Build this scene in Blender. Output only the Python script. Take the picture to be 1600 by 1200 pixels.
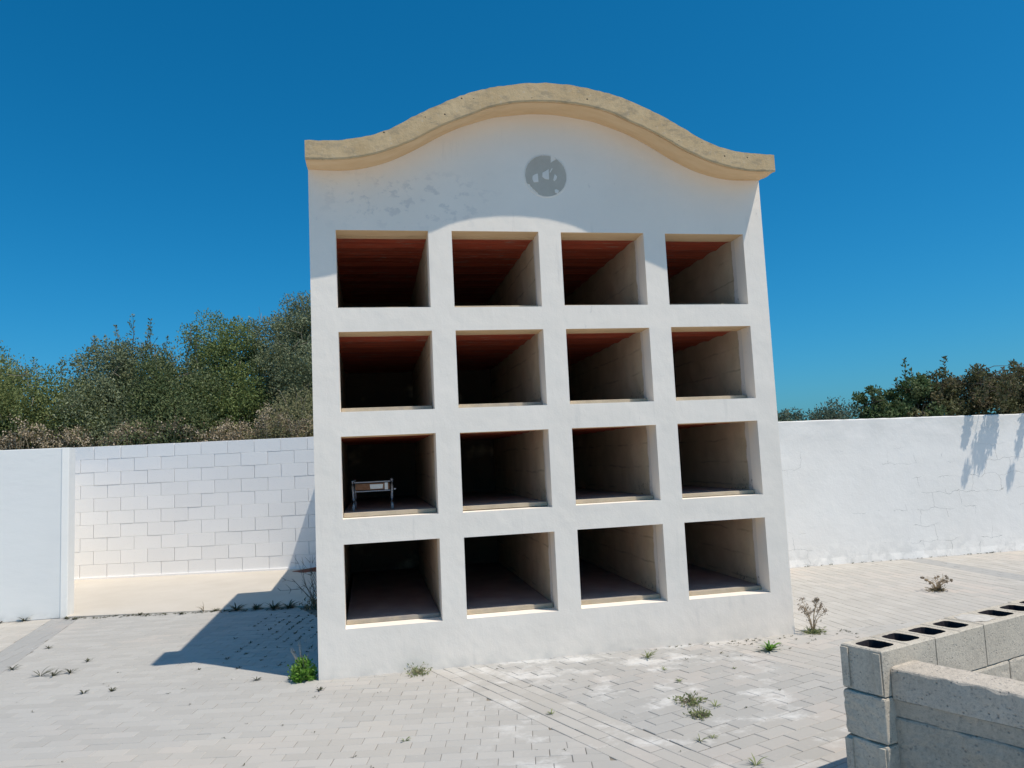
import bpy, bmesh, math, random
import numpy as np
from mathutils import Vector, Matrix
from mathutils import noise as mn
for o in list(bpy.data.objects): bpy.data.objects.remove(o)
sc = bpy.context.scene
COL = sc.collection
sc.unit_settings.scale_length = 0.88          # one unit is 0.88 m (a 40 cm block is 0.45 units long)
RAD = math.radians
# ------------------------------------------------------------------ camera
cam_d = bpy.data.cameras.new('camera'); cam = bpy.data.objects.new('camera', cam_d); COL.objects.link(cam)
cam_d.sensor_width = 36; cam_d.lens = 26.65; cam_d.clip_start = 0.05; cam_d.clip_end = 800
yaw, pit, rol = RAD(-10.83322), RAD(5.57686), RAD(2.67524)
Rc = Matrix.Rotation(yaw, 3, 'Z') @ Matrix.Rotation(pit, 3, 'X') @ Matrix.Rotation(rol, 3, 'Y') @ Matrix.Rotation(RAD(90), 3, 'X')
cam.matrix_world = Matrix.Translation((0.2329, -6.5260, 1.3323)) @ Rc.to_4x4()
sc.camera = cam
# ------------------------------------------------------------------ light
SUN = Vector((0.352, -0.311, 1.0)).normalized()
elev = math.asin(SUN.z); azim = math.atan2(SUN.x, SUN.y)
w = bpy.data.worlds.new('World'); sc.world = w; w.use_nodes = True
wn = w.node_tree; wn.nodes.clear()
sky = wn.nodes.new('ShaderNodeTexSky'); sky.sky_type = 'NISHITA'; sky.sun_disc = False
sky.sun_elevation = elev; sky.sun_rotation = azim; sky.altitude = 0
sky.air_density = 1.0; sky.dust_density = 1.0; sky.ozone_density = 3.0
sp_ = wn.nodes.new('ShaderNodeSeparateColor'); cb_ = wn.nodes.new('ShaderNodeCombineColor')   # deeper, clearer Mediterranean blue
def wm(op, a, b):
    n = wn.nodes.new('ShaderNodeMath'); n.operation = op
    if isinstance(a, float): n.inputs[0].default_value = a
    else: wn.links.new(a, n.inputs[0])
    if isinstance(b, float): n.inputs[1].default_value = b
    else: wn.links.new(b, n.inputs[1])
    return n.outputs[0]
wn.links.new(sky.outputs[0], sp_.inputs[0])
wn.links.new(wm('MINIMUM', wm('MULTIPLY', wm('POWER', sp_.outputs[0], 2.3), 0.0496), sp_.outputs[0]), cb_.inputs[0])
wn.links.new(wm('MULTIPLY', sp_.outputs[1], 0.93), cb_.inputs[1]); wn.links.new(wm('MULTIPLY', sp_.outputs[2], 1.32), cb_.inputs[2])
bg = wn.nodes.new('ShaderNodeBackground'); bg.inputs['Strength'].default_value = 0.0757
wo = wn.nodes.new('ShaderNodeOutputWorld')
wn.links.new(cb_.outputs[0], bg.inputs['Color']); wn.links.new(bg.outputs[0], wo.inputs[0])
sl = bpy.data.lights.new('sun', 'SUN'); sl.energy = 3.6; sl.angle = RAD(0.53); sl.color = (1.0, 0.905, 0.775)
so = bpy.data.objects.new('sun', sl); COL.objects.link(so); so.rotation_euler = (-SUN).to_track_quat('-Z', 'Y').to_euler()
so.location = (6, -8, 12)
sc.view_settings.view_transform = 'Standard'; sc.view_settings.look = 'None'
sc.view_settings.exposure = 0.17; sc.view_settings.gamma = 1
sc.render.engine = 'CYCLES'
sc.render.resolution_x = 1024; sc.render.resolution_y = 768
sc.cycles.max_bounces = 8; sc.cycles.diffuse_bounces = 5
G = -0.385                                     # ground level
# ------------------------------------------------------------------ helpers
def setp(o, label=None, cat=None, group=None, kind=None):
    if label: o['label'] = label
    if cat: o['category'] = cat
    if group: o['group'] = group
    if kind: o['kind'] = kind
    return o
def mesh_obj(name, verts, faces, mat=None, parent=None, smooth=False, mats=None, midx=None):
    me = bpy.data.meshes.new(name); me.from_pydata([tuple(v) for v in verts], [], faces); me.update()
    o = bpy.data.objects.new(name, me); COL.objects.link(o)
    for m in (mats or ([mat] if mat else [])): me.materials.append(m)
    if midx is not None: me.polygons.foreach_set('material_index', midx)
    if smooth: me.polygons.foreach_set('use_smooth', [True] * len(me.polygons))
    if parent: o.parent = parent
    return o
def bm_obj(name, bm, mat=None, parent=None, smooth=False, mats=None):
    me = bpy.data.meshes.new(name); bm.normal_update(); bm.to_mesh(me); bm.free()
    o = bpy.data.objects.new(name, me); COL.objects.link(o)
    for m in (mats or ([mat] if mat else [])): me.materials.append(m)
    if smooth: me.polygons.foreach_set('use_smooth', [True] * len(me.polygons))
    if parent: o.parent = parent
    return o
def empty(name, loc=(0, 0, 0)):
    o = bpy.data.objects.new(name, None); COL.objects.link(o); o.location = loc; o.empty_display_size = 0.1
    return o
def box(bm, x0, x1, y0, y1, z0, z1, bev=0.0, M4=None, jit=0.0, rnd=random):
    r = bmesh.ops.create_cube(bm, size=1.0)
    vs = r['verts']
    for v in vs:
        v.co = Vector(((x0 + x1) / 2 + v.co.x * (x1 - x0), (y0 + y1) / 2 + v.co.y * (y1 - y0), (z0 + z1) / 2 + v.co.z * (z1 - z0)))
        if jit: v.co += Vector((rnd.uniform(-jit, jit), rnd.uniform(-jit, jit), rnd.uniform(-jit, jit)))
    if bev:
        es = list({e for v in vs for e in v.link_edges})
        r2 = bmesh.ops.bevel(bm, geom=es, offset=bev, segments=2, affect='EDGES', profile=0.6)
        vs = list({v for f in r2['faces'] for v in f.verts} | {v for v in vs if v.is_valid})
    if M4 is not None:
        for v in vs:
            if v.is_valid: v.co = M4 @ v.co
    return vs
def tube(verts, faces, pts, radii, n=6):
    base = len(verts); up = Vector((0, 0, 1))
    for i, p in enumerate(pts):
        p = Vector(p)
        d = (Vector(pts[min(i + 1, len(pts) - 1)]) - Vector(pts[max(i - 1, 0)])).normalized()
        a = d.cross(up)
        if a.length < 1e-3: a = d.cross(Vector((1, 0, 0)))
        a.normalize(); b = d.cross(a)
        for k in range(n):
            t = 2 * math.pi * k / n
            verts.append(p + (a * math.cos(t) + b * math.sin(t)) * radii[i])
    for i in range(len(pts) - 1):
        for k in range(n):
            k2 = (k + 1) % n
            faces.append((base + i * n + k, base + i * n + k2, base + (i + 1) * n + k2, base + (i + 1) * n + k))
    faces.append(tuple(base + k for k in range(n))[::-1]); faces.append(tuple(base + (len(pts) - 1) * n + k for k in range(n)))
# ------------------------------------------------------------------ material kit
class NT:
    def __init__(s, name, rough=0.85, spec=0.3):
        s.m = bpy.data.materials.new(name); s.m.use_nodes = True; s.t = s.m.node_tree; s.t.nodes.clear()
        s.out = s.n('ShaderNodeOutputMaterial'); s.b = s.n('ShaderNodeBsdfPrincipled')
        s.b.inputs['Roughness'].default_value = rough; s.b.inputs['Specular IOR Level'].default_value = spec
        s.l(s.b.outputs[0], s.out.inputs[0])
        s.co = s.n('ShaderNodeTexCoord').outputs['Object']
    def n(s, t): return s.t.nodes.new(t)
    def l(s, a, b): s.t.links.new(a, b)
    def put(s, sock, v):
        if hasattr(v, 'is_linked') or hasattr(v, 'links'): s.l(v, sock)
        elif isinstance(v, tuple) and len(v) == 3 and len(sock.default_value) == 4: sock.default_value = (*v, 1)
        else: sock.default_value = v
    def noise(s, scale, detail=4, rough=0.55, vec=None, dist=0.0):
        n = s.n('ShaderNodeTexNoise'); s.l(vec or s.co, n.inputs['Vector'])
        n.inputs['Scale'].default_value = scale; n.inputs['Detail'].default_value = detail
        n.inputs['Roughness'].default_value = rough; n.inputs['Distortion'].default_value = dist
        return n.outputs['Fac']
    def vor(s, scale, vec=None, feat='F1'):
        n = s.n('ShaderNodeTexVoronoi'); n.feature = feat; s.l(vec or s.co, n.inputs['Vector']); n.inputs['Scale'].default_value = scale
        return n.outputs['Distance']
    def ramp(s, f, a, b, va=0.0, vb=1.0):
        n = s.n('ShaderNodeMapRange'); n.inputs[1].default_value = a; n.inputs[2].default_value = b
        n.inputs[3].default_value = va; n.inputs[4].default_value = vb; n.clamp = True; s.l(f, n.inputs[0])
        return n.outputs[0]
    def math(s, op, a, b=0.0, c=None):
        n = s.n('ShaderNodeMath'); n.operation = op; s.put(n.inputs[0], a); s.put(n.inputs[1], b)
        if c is not None: s.put(n.inputs[2], c)
        return n.outputs[0]
    def mix(s, f, a, b, mode='MIX'):
        n = s.n('ShaderNodeMix'); n.data_type = 'RGBA'; n.blend_type = mode
        s.put(n.inputs[0], f); s.put(n.inputs[6], a); s.put(n.inputs[7], b)
        return n.outputs[2]
    def map(s, scale=(1, 1, 1), loc=(0, 0, 0), rot=(0, 0, 0)):
        n = s.n('ShaderNodeMapping'); s.l(s.co, n.inputs[0]); n.inputs['Scale'].default_value = scale
        n.inputs['Location'].default_value = loc; n.inputs['Rotation'].default_value = rot
        return n.outputs[0]
    def xyz(s, vec=None):
        n = s.n('ShaderNodeSeparateXYZ'); s.l(vec or s.co, n.inputs[0]); return n.outputs
    def attr(s, name):
        n = s.n('ShaderNodeAttribute'); n.attribute_name = name; return n.outputs
    def bump(s, h, dist=0.004, strength=0.6, prev=None):
        n = s.n('ShaderNodeBump'); s.l(h, n.inputs['Height']); n.inputs['Distance'].default_value = dist
        n.inputs['Strength'].default_value = strength
        if prev: s.l(prev, n.inputs['Normal'])
        return n.outputs[0]
    def done(s, col, nrm=None):
        s.put(s.b.inputs['Base Color'], col)
        if nrm: s.l(nrm, s.b.inputs['Normal'])
        return s.m
def band(s, v, a, b, soft):          # 1 inside [a,b]
    return s.math('MULTIPLY', s.ramp(v, a - soft, a + soft), s.ramp(v, b - soft, b + soft, 1, 0))

def m_facade():
    s = NT('white_lime_paint', 0.9, 0.2)
    x, y, z = s.xyz()
    base = s.mix(s.ramp(s.noise(1.3, 5), 0.35, 0.65), (0.915, 0.84, 0.74), (0.95, 0.875, 0.775))
    # worn grey patches in the paint, upper left
    zone = s.math('MULTIPLY', band(s, x, 0.0, 1.25, 0.25), band(s, z, 3.42, 3.84, 0.1))
    p = s.math('MULTIPLY', s.ramp(s.noise(9, 6, 0.62, s.map((1, 1, 1.3))), 0.53, 0.60), zone)
    c = s.mix(s.math('MULTIPLY', p, 0.42), base, (0.54, 0.53, 0.52))
    # sparse small scuffs
    sc_ = s.math('MULTIPLY', s.ramp(s.noise(14, 5, 0.6, s.map((1.2, 1, 0.55))), 0.66, 0.72), s.ramp(s.noise(1.1, 2), 0.5, 0.62))
    c = s.mix(s.math('MULTIPLY', sc_, 0.5), c, (0.47, 0.46, 0.44))
    # damp, dusty foot of the wall
    foot = s.math('MULTIPLY', s.ramp(z, G, G + 0.12, 1, 0), s.ramp(s.noise(7, 5), 0.35, 0.7))
    c = s.mix(s.math('MULTIPLY', foot, 0.65), c, (0.60, 0.58, 0.53))
    dr = s.math('MULTIPLY', s.ramp(s.noise(7, 5, 0.6, s.map((1.6, 1, 0.16), (2.2, 0, 0.4))), 0.60, 0.70), s.ramp(s.noise(0.9, 3, 0.5, s.map((1, 1, 1), (7, 0, 3))), 0.45, 0.6))
    c = s.mix(s.math('MULTIPLY', dr, 0.34), c, (0.55, 0.53, 0.49))
    dust = s.ramp(s.noise(0.8, 6, 0.65, s.map((1, 1, 1), (1, 5, 2))), 0.42, 0.66)
    c = s.mix(s.math('MULTIPLY', dust, 0.14), c, (0.68, 0.66, 0.62))
    b1 = s.bump(s.noise(2.2, 3), 0.03, 0.4)
    b15 = s.bump(s.noise(11, 4, 0.5, s.map((1, 1, 0.5))), 0.008, 0.35, b1)
    b2 = s.bump(s.noise(55, 6, 0.65), 0.003, 0.45, b15)
    return s.done(c, b2)
def m_white(name, a, b, bump=0.3, scale=30):
    s = NT(name, 0.9, 0.2)
    c = s.mix(s.ramp(s.noise(1.7, 5), 0.35, 0.65), a, b)
    c = s.mix(s.math('MULTIPLY', s.ramp(s.noise(10, 6, 0.65), 0.62, 0.75), 0.3), c, (0.55, 0.55, 0.54))
    return s.done(c, s.bump(s.noise(scale, 6, 0.6), 0.006, bump))
def m_leftwall():
    s = NT('smooth_white_render', 0.85, 0.25)
    x, y, z = s.xyz()
    c = s.mix(s.ramp(s.noise(0.9, 3), 0.3, 0.7), (0.88, 0.88, 0.85), (0.92, 0.92, 0.885))
    st = s.math('MULTIPLY', s.ramp(s.noise(6, 5, 0.6, s.map((0.35, 1, 2.2))), 0.55, 0.7), s.ramp(z, 1.3, 1.6))
    c = s.mix(s.math('MULTIPLY', st, 0.28), c, (0.62, 0.64, 0.64))
    ft = s.math('MULTIPLY', s.ramp(z, G, G + 0.1, 1, 0), s.ramp(s.noise(9, 4), 0.4, 0.6))
    c = s.mix(s.math('MULTIPLY', ft, 0.4), c, (0.6, 0.58, 0.54))
    return s.done(c, s.bump(s.noise(8, 5, 0.6, s.map((0.5, 1, 1.4))), 0.01, 0.25))
def m_rightwall():
    s = NT('cracked_white_render', 0.9, 0.2)
    x, y, z = s.xyz()
    c = s.mix(s.ramp(s.noise(1.2, 5), 0.35, 0.65), (0.88, 0.85, 0.80), (0.92, 0.89, 0.84))
    top = s.math('MULTIPLY', s.ramp(z, 1.15, 1.6), s.ramp(s.noise(3, 6, 0.6, s.map((0.6, 1, 1.5))), 0.38, 0.62))
    c = s.mix(s.math('MULTIPLY', top, 0.42), c, (0.60, 0.60, 0.57))
    # cracks that follow the block joints under the render, only here and there
    wv = s.n('ShaderNodeMapping'); s.l(s.co, wv.inputs[0]); wv.inputs['Rotation'].default_value = (RAD(90), 0, 0)
    nz = s.n('ShaderNodeTexNoise'); s.l(s.co, nz.inputs['Vector']); nz.inputs['Scale'].default_value = 5; nz.inputs['Detail'].default_value = 4
    sub = s.n('ShaderNodeVectorMath'); sub.operation = 'MULTIPLY_ADD'; s.l(nz.outputs['Color'], sub.inputs[0])
    sub.inputs[1].default_value = (0.16, 0.16, 0.0); s.l(wv.outputs[0], sub.inputs[2])
    br = s.n('ShaderNodeTexBrick'); s.l(sub.outputs[0], br.inputs['Vector']); br.inputs['Scale'].default_value = 1
    br.inputs['Brick Width'].default_value = 0.455; br.inputs['Row Height'].default_value = 0.2275; br.inputs['Mortar Size'].default_value = 0.0028
    br.inputs['Mortar Smooth'].default_value = 0.0
    mask = s.ramp(s.noise(1.9, 3, 0.5, s.map((1, 1, 1), (3.3, 0, 1.1))), 0.52, 0.56)
    mask = s.math('MULTIPLY', mask, s.ramp(z, 1.15, 1.25, 1, 0))
    ck = s.math('MULTIPLY', br.outputs['Fac'], mask)
    # scaly rough foot
    ft = s.math('MULTIPLY', s.ramp(z, G + 0.08, G + 0.35, 1, 0), s.ramp(s.noise(7, 6, 0.65), 0.46, 0.56))
    c = s.mix(s.math('MULTIPLY', ft, 0.4), c, (0.62, 0.61, 0.58))
    c = s.mix(s.math('MULTIPLY', ck, 0.6), c, (0.42, 0.41, 0.38))
    h = s.math('SUBTRACT', s.noise(5, 6, 0.6), s.math('MULTIPLY', ck, 0.6))
    b = s.bump(h, 0.02, 0.35)
    b = s.bump(s.noise(40, 5, 0.6), 0.002, 0.3, b)
    return s.done(c, b)
def m_blockpaint():
    s = NT('white_painted_concrete_block', 0.92, 0.2)
    r = s.attr('tone')[2]
    c = s.mix(r, (0.85, 0.84, 0.83), (0.89, 0.88, 0.87))
    c = s.mix(s.math('MULTIPLY', s.ramp(s.noise(60, 3, 0.7), 0.6, 0.7), 0.3), c, (0.5, 0.51, 0.52))
    return s.done(c, s.bump(s.noise(70, 5, 0.75), 0.008, 0.6))
def m_cornice():
    s = NT('tan_cast_concrete', 0.92, 0.2)
    c = s.mix(s.ramp(s.noise(5, 6, 0.6), 0.3, 0.7), (0.53, 0.385, 0.215), (0.64, 0.485, 0.29))
    c = s.mix(s.math('MULTIPLY', s.ramp(s.noise(26, 5, 0.7), 0.58, 0.7), 0.5), c, (0.60, 0.53, 0.42))
    c = s.mix(s.math('MULTIPLY', s.ramp(s.noise(9, 6, 0.7, s.map((1, 1, 2), (3, 1, 4))), 0.50, 0.66), 0.6), c, (0.31, 0.255, 0.18))
    pit = s.ramp(s.vor(13), 0.07, 0.13, 1, 0)
    pit = s.math('MULTIPLY', pit, s.ramp(s.noise(5, 2), 0.50, 0.54))
    c = s.mix(pit, c, (0.10, 0.08, 0.06))
    h = s.math('SUBTRACT', s.noise(35, 6, 0.7), pit)
    return s.done(c, s.bump(h, 0.006, 0.7))
def m_soffit():
    s = NT('tan_smooth_concrete', 0.9, 0.2)
    c = s.mix(s.ramp(s.noise(4, 5, 0.6, s.map((1, 3, 1))), 0.3, 0.7), (0.68, 0.48, 0.275), (0.76, 0.56, 0.345))
    return s.done(c, s.bump(s.noise(18, 5, 0.6), 0.004, 0.4))
def m_concrete(name, a, b, dark=(0.2, 0.19, 0.18), grain=60, bump=0.8, pits=True, dist=0.006):
    s = NT(name, 0.95, 0.2)
    c = s.mix(s.ramp(s.noise(3.1, 5, 0.6), 0.3, 0.7), a, b)
    big = s.ramp(s.noise(2.2, 6, 0.7, s.map((1, 1, 1.6), (5, 2, 1)), 0.8), 0.50, 0.64)
    c = s.mix(s.math('MULTIPLY', big, 0.42), c, (a[0] * .55, a[1] * .56, a[2] * .58))
    g = s.noise(grain, 6, 0.85)
    c = s.mix(s.ramp(g, 0.34, 0.48, 0.6, 0.0), c, dark)
    c = s.mix(s.ramp(g, 0.52, 0.66, 0.0, 0.55), c, (min(.85, b[0] * 1.25), min(.8, b[1] * 1.24), b[2] * 1.22))
    h = g
    if pits:
        v = s.ramp(s.vor(grain * 0.9), 0.08, 0.3, 1, 0)
        v = s.math('MULTIPLY', v, s.ramp(s.noise(grain * 0.35, 2), 0.45, 0.6))
        c = s.mix(s.math('MULTIPLY', v, 0.6), c, dark); h = s.math('SUBTRACT', g, s.math('MULTIPLY', v, 0.8))
    return s.done(c, s.bump(h, dist, bump))
def m_niche():
    s = NT('raw_niche_plaster', 0.95, 0.1)
    x, y, z = s.xyz()
    e = s.math('ADD', s.math('MULTIPLY', s.noise(11, 4), 0.07), y)
    paint = s.ramp(e, 0.285, 0.30, 1, 0)
    raw = s.mix(s.ramp(s.noise(4, 5), 0.35, 0.65), (0.56, 0.47, 0.335), (0.66, 0.56, 0.41))
    wv = s.n('ShaderNodeMapping'); s.l(s.co, wv.inputs[0]); wv.inputs['Rotation'].default_value = (0, RAD(90), RAD(90))
    fr = s.math('FRACT', s.math('ADD', s.math('MULTIPLY', z, 4.5), s.math('MULTIPLY', s.noise(3, 2), 0.25)))
    ln = s.ramp(s.math('ABSOLUTE', s.math('SUBTRACT', fr, 0.5)), 0.0, 0.06, 1, 0)
    raw = s.mix(s.math('MULTIPLY', s.math('MULTIPLY', ln, 0.45), s.ramp(s.noise(2.7, 3), 0.42, 0.6)), raw, (0.16, 0.13, 0.10))
    # black mould specks low on the jambs
    zz = s.math('FRACT', s.math('DIVIDE', s.math('ADD', z, 0.0), 0.892))
    mould = s.math('MULTIPLY', s.ramp(s.noise(24, 5, 0.7), 0.57, 0.63), s.math('MULTIPLY', s.ramp(zz, 0.06, 0.24, 1, 0), s.ramp(y, 0.5, 0.9, 1, 0)))
    c = s.mix(paint, raw, (0.80, 0.76, 0.70))
    c = s.mix(s.math('MULTIPLY', mould, 0.8), c, (0.06, 0.05, 0.045))
    end_shade = s.math('MULTIPLY', s.ramp(s.math('ADD', y, s.math('MULTIPLY', s.noise(2.5, 4), 0.1)), 3.12, 3.14), 0.85)     # end wall coloured near black, standing in for the unlit depth
    c = s.mix(end_shade, c, (0.10, 0.07, 0.055))
    h = s.math('ADD', s.math('MULTIPLY', paint, 0.9), s.noise(20, 6, 0.65))
    return s.done(c, s.bump(h, 0.008, 0.7))
def m_clay():
    s = NT('red_clay_ceiling', 0.6, 0.5)
    x, y, z = s.xyz()
    fr = s.math('FRACT', s.math('MULTIPLY', s.math('ADD', y, s.math('MULTIPLY', s.noise(3, 2), 0.03)), 7.5))
    ln = s.ramp(s.math('ABSOLUTE', s.math('SUBTRACT', fr, 0.5)), 0.0, 0.08, 1, 0)
    c = s.mix(s.ramp(s.noise(5, 5, 0.6, s.map((0.4, 3, 1))), 0.3, 0.7), (0.46, 0.075, 0.035), (0.58, 0.12, 0.06))
    c = s.mix(s.math('MULTIPLY', ln, 0.6), c, (0.28, 0.06, 0.035))
    sm = s.math('MULTIPLY', s.ramp(s.noise(7, 7, 0.7, s.map((0.6, 2.8, 1)), 1.0), 0.57, 0.63), 0.6)
    c = s.mix(sm, c, (0.45, 0.34, 0.27))
    return s.done(c, s.bump(s.math('SUBTRACT', s.noise(9, 4, 0.5, s.map((0.4, 3, 1))), ln), 0.01, 0.7))
def m_paver():
    s = NT('concrete_paver', 0.9, 0.25)
    x, y, z = s.xyz()
    rnd = s.attr('tone')[2]; reg = s.attr('warm')[2]
    cool = s.mix(rnd, (0.365, 0.362, 0.35), (0.415, 0.412, 0.398))
    warm = s.mix(rnd, (0.465, 0.43, 0.38), (0.52, 0.485, 0.435))
    c = s.mix(reg, cool, warm)
    grey = s.attr('grey')[2]
    c = s.mix(s.math('MULTIPLY', grey, 0.6), c, (0.31, 0.31, 0.305))
    # faded reddish pavers in loose drifts
    pk = s.math('MULTIPLY', s.ramp(s.noise(0.5, 3, 0.5, s.map((1, 1, 1), (4, 2, 0))), 0.5, 0.66), s.ramp(rnd, 0.35, 0.8))
    c = s.mix(s.math('MULTIPLY', pk, 0.2), c, (0.60, 0.45, 0.36))
    # lime splashes near the foot of the niches
    zn = s.math('MULTIPLY', band(s, x, 0.9, 3.3, 0.25), band(s, y, -2.6, 0.2, 0.3))
    near = s.ramp(y, -0.9, 0.0)
    thr = s.noise(2.3, 7, 0.68, s.map((1, 1.25, 1), (0.7, 1.9, 0), (0, 0, 0.4)))
    sp = s.math('MULTIPLY', s.ramp(s.math('ADD', thr, s.math('MULTIPLY', near, 0.10)), 0.545, 0.67), zn)
    c = s.mix(s.math('MULTIPLY', sp, 0.58), c, (0.74, 0.74, 0.725))
    sp2 = s.ramp(s.noise(17, 4, 0.6), 0.73, 0.75)
    c = s.mix(s.math('MULTIPLY', sp2, 0.5), c, (0.72, 0.71, 0.69))
    dk = s.ramp(s.noise(1.1, 6, 0.62), 0.5, 0.75)
    c = s.mix(s.math('MULTIPLY', dk, 0.22), c, (0.30, 0.29, 0.27))
    dust = s.ramp(s.noise(0.35, 3), 0.35, 0.65)
    c = s.mix(s.math('MULTIPLY', dust, 0.12), c, (0.62, 0.58, 0.50))
    return s.done(c, s.bump(s.noise(90, 4, 0.7), 0.002, 0.5))
def m_simple(name, a, b, scale=6, rough=0.9, bump=0.4, dist=0.004, spec=0.25):
    s = NT(name, rough, spec)
    return s.done(s.mix(s.ramp(s.noise(scale, 6, 0.65), 0.3, 0.7), a, b), s.bump(s.noise(scale * 6, 5, 0.7), dist, bump))
def m_leaf(name, a, b, c2=None, transl=0.25):
    s = NT(name, 0.6, 0.25)
    t = s.attr('tone')[2]
    col = s.mix(t, a, b)
    if c2: col = s.mix(s.ramp(s.attr('tint')[2], 0.55, 0.95), col, c2)
    s.put(s.b.inputs['Base Color'], col)
    tr = s.n('ShaderNodeBsdfTranslucent'); s.put(tr.inputs[0], col)
    mx = s.n('ShaderNodeMixShader'); mx.inputs[0].default_value = transl
    s.l(s.b.outputs[0], mx.inputs[1]); s.l(tr.outputs[0], mx.inputs[2]); s.l(mx.outputs[0], s.out.inputs[0])
    return s.m
MF = m_facade(); ML = m_leftwall(); MR = m_rightwall(); MBP = m_blockpaint(); MCO = m_cornice(); MSO = m_soffit()
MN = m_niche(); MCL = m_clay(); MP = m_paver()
MSIDE = m_white('white_side_paint', (0.78, 0.77, 0.74), (0.84, 0.83, 0.80))
def m_slab():
    s = NT('shaded_niche_slab', 0.95, 0.15)
    x, y, z = s.xyz()
    c = s.mix(s.ramp(s.noise(9, 5), 0.3, 0.7), (0.42, 0.36, 0.27), (0.52, 0.45, 0.345))
    inner = s.ramp(s.math('ADD', y, s.math('MULTIPLY', s.noise(12, 4), 0.03)), 0.175, 0.19)      # shade of the niche painted into the top behind the bare edge
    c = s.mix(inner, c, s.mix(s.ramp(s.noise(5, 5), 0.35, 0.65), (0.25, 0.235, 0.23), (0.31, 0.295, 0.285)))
    return s.done(c, s.bump(s.noise(35, 5, 0.7), 0.005, 0.6))
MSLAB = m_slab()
MSAND = m_simple('joint_sand', (0.17, 0.15, 0.12), (0.30, 0.27, 0.22), 12)
MPATH = m_simple('smooth_beige_concrete', (0.52, 0.475, 0.41), (0.58, 0.535, 0.47), 1.6, bump=0.3)
MBLK = m_concrete('raw_concrete_block', (0.52, 0.465, 0.38), (0.61, 0.55, 0.455), grain=70, bump=0.9, dist=0.0045)
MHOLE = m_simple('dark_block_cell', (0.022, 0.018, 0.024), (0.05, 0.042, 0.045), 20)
MREN = m_concrete('rough_render', (0.42, 0.375, 0.305), (0.52, 0.465, 0.385), grain=45, bump=0.9, dist=0.007)
MCOP = m_concrete('rough_coping', (0.58, 0.51, 0.42), (0.68, 0.605, 0.51), grain=55, bump=0.9, dist=0.01)
MLIME = m_simple('white_mortar', (0.46, 0.43, 0.38), (0.64, 0.60, 0.54), 26)
MMED = m_simple('grey_bare_mortar', (0.50, 0.46, 0.39), (0.57, 0.53, 0.455), 8)
MPATCH = m_simple('old_white_plaster', (0.80, 0.76, 0.69), (0.86, 0.82, 0.75), 12)
MBARK = m_simple('grey_bark', (0.10, 0.085, 0.065), (0.20, 0.17, 0.135), 10)
MTWIG = m_simple('pale_dry_twig', (0.22, 0.19, 0.14), (0.36, 0.31, 0.23), 10)
MSTRAW = m_simple('dry_straw', (0.34, 0.25, 0.15), (0.50, 0.40, 0.27), 20)
MEARTH = m_simple('dry_earth', (0.16, 0.12, 0.08), (0.28, 0.22, 0.15), 2)
MRED = m_simple('red_earth', (0.10, 0.035, 0.02), (0.20, 0.07, 0.045), 9)
MMET = m_simple('dull_galvanised_metal', (0.30, 0.30, 0.32), (0.42, 0.42, 0.44), 12, rough=0.6, spec=0.5)
MWOOD = m_simple('worn_brown_wood', (0.22, 0.10, 0.05), (0.36, 0.19, 0.11), 14)
MROOF = m_simple('grey_roof_screed', (0.30, 0.29, 0.27), (0.42, 0.41, 0.38), 3)

# ------------------------------------------------------------------ ground
setp(mesh_obj('ground', [(-260, -200, G - 0.012), (300, -200, G - 0.012), (300, 400, G - 0.012), (-260, 400, G - 0.012)], [(0, 1, 2, 3)], MEARTH), kind='structure')
rng = random.Random(5)
def clip(poly, px, py, nx, ny):      # keep the side where (p-P).n <= 0
    out = []
    for i in range(len(poly)):
        a, b = poly[i], poly[(i + 1) % len(poly)]
        da = (a[0] - px) * nx + (a[1] - py) * ny; db = (b[0] - px) * nx + (b[1] - py) * ny
        if da <= 0: out.append(a)
        if (da < 0 < db) or (db < 0 < da):
            t = da / (da - db); out.append((a[0] + (b[0] - a[0]) * t, a[1] + (b[1] - a[1]) * t))
    return out
def inset(poly, d):
    n = len(poly); L = []
    for i in range(n):
        a, b = poly[i], poly[(i + 1) % n]; ex, ey = b[0] - a[0], b[1] - a[1]; l = math.hypot(ex, ey)
        if l < 1e-5: return None
        L.append((a[0] - ey / l * d, a[1] + ex / l * d, ex / l, ey / l))
    out = []
    for i in range(n):
        x1, y1, a1, b1 = L[i - 1]; x2, y2, a2, b2 = L[i]; det = a1 * b2 - b1 * a2
        if abs(det) < 1e-6: out.append((x2, y2)); continue
        t = ((x2 - x1) * b2 - (y2 - y1) * a2) / det; out.append((x1 + a1 * t, y1 + b1 * t))
    return out
def area(p): return 0.5 * sum(p[i][0] * p[(i + 1) % len(p)][1] - p[(i + 1) % len(p)][0] * p[i][1] for i in range(len(p)))
PV, PF, PT, PW, PG = [], [], [], [], []
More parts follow.
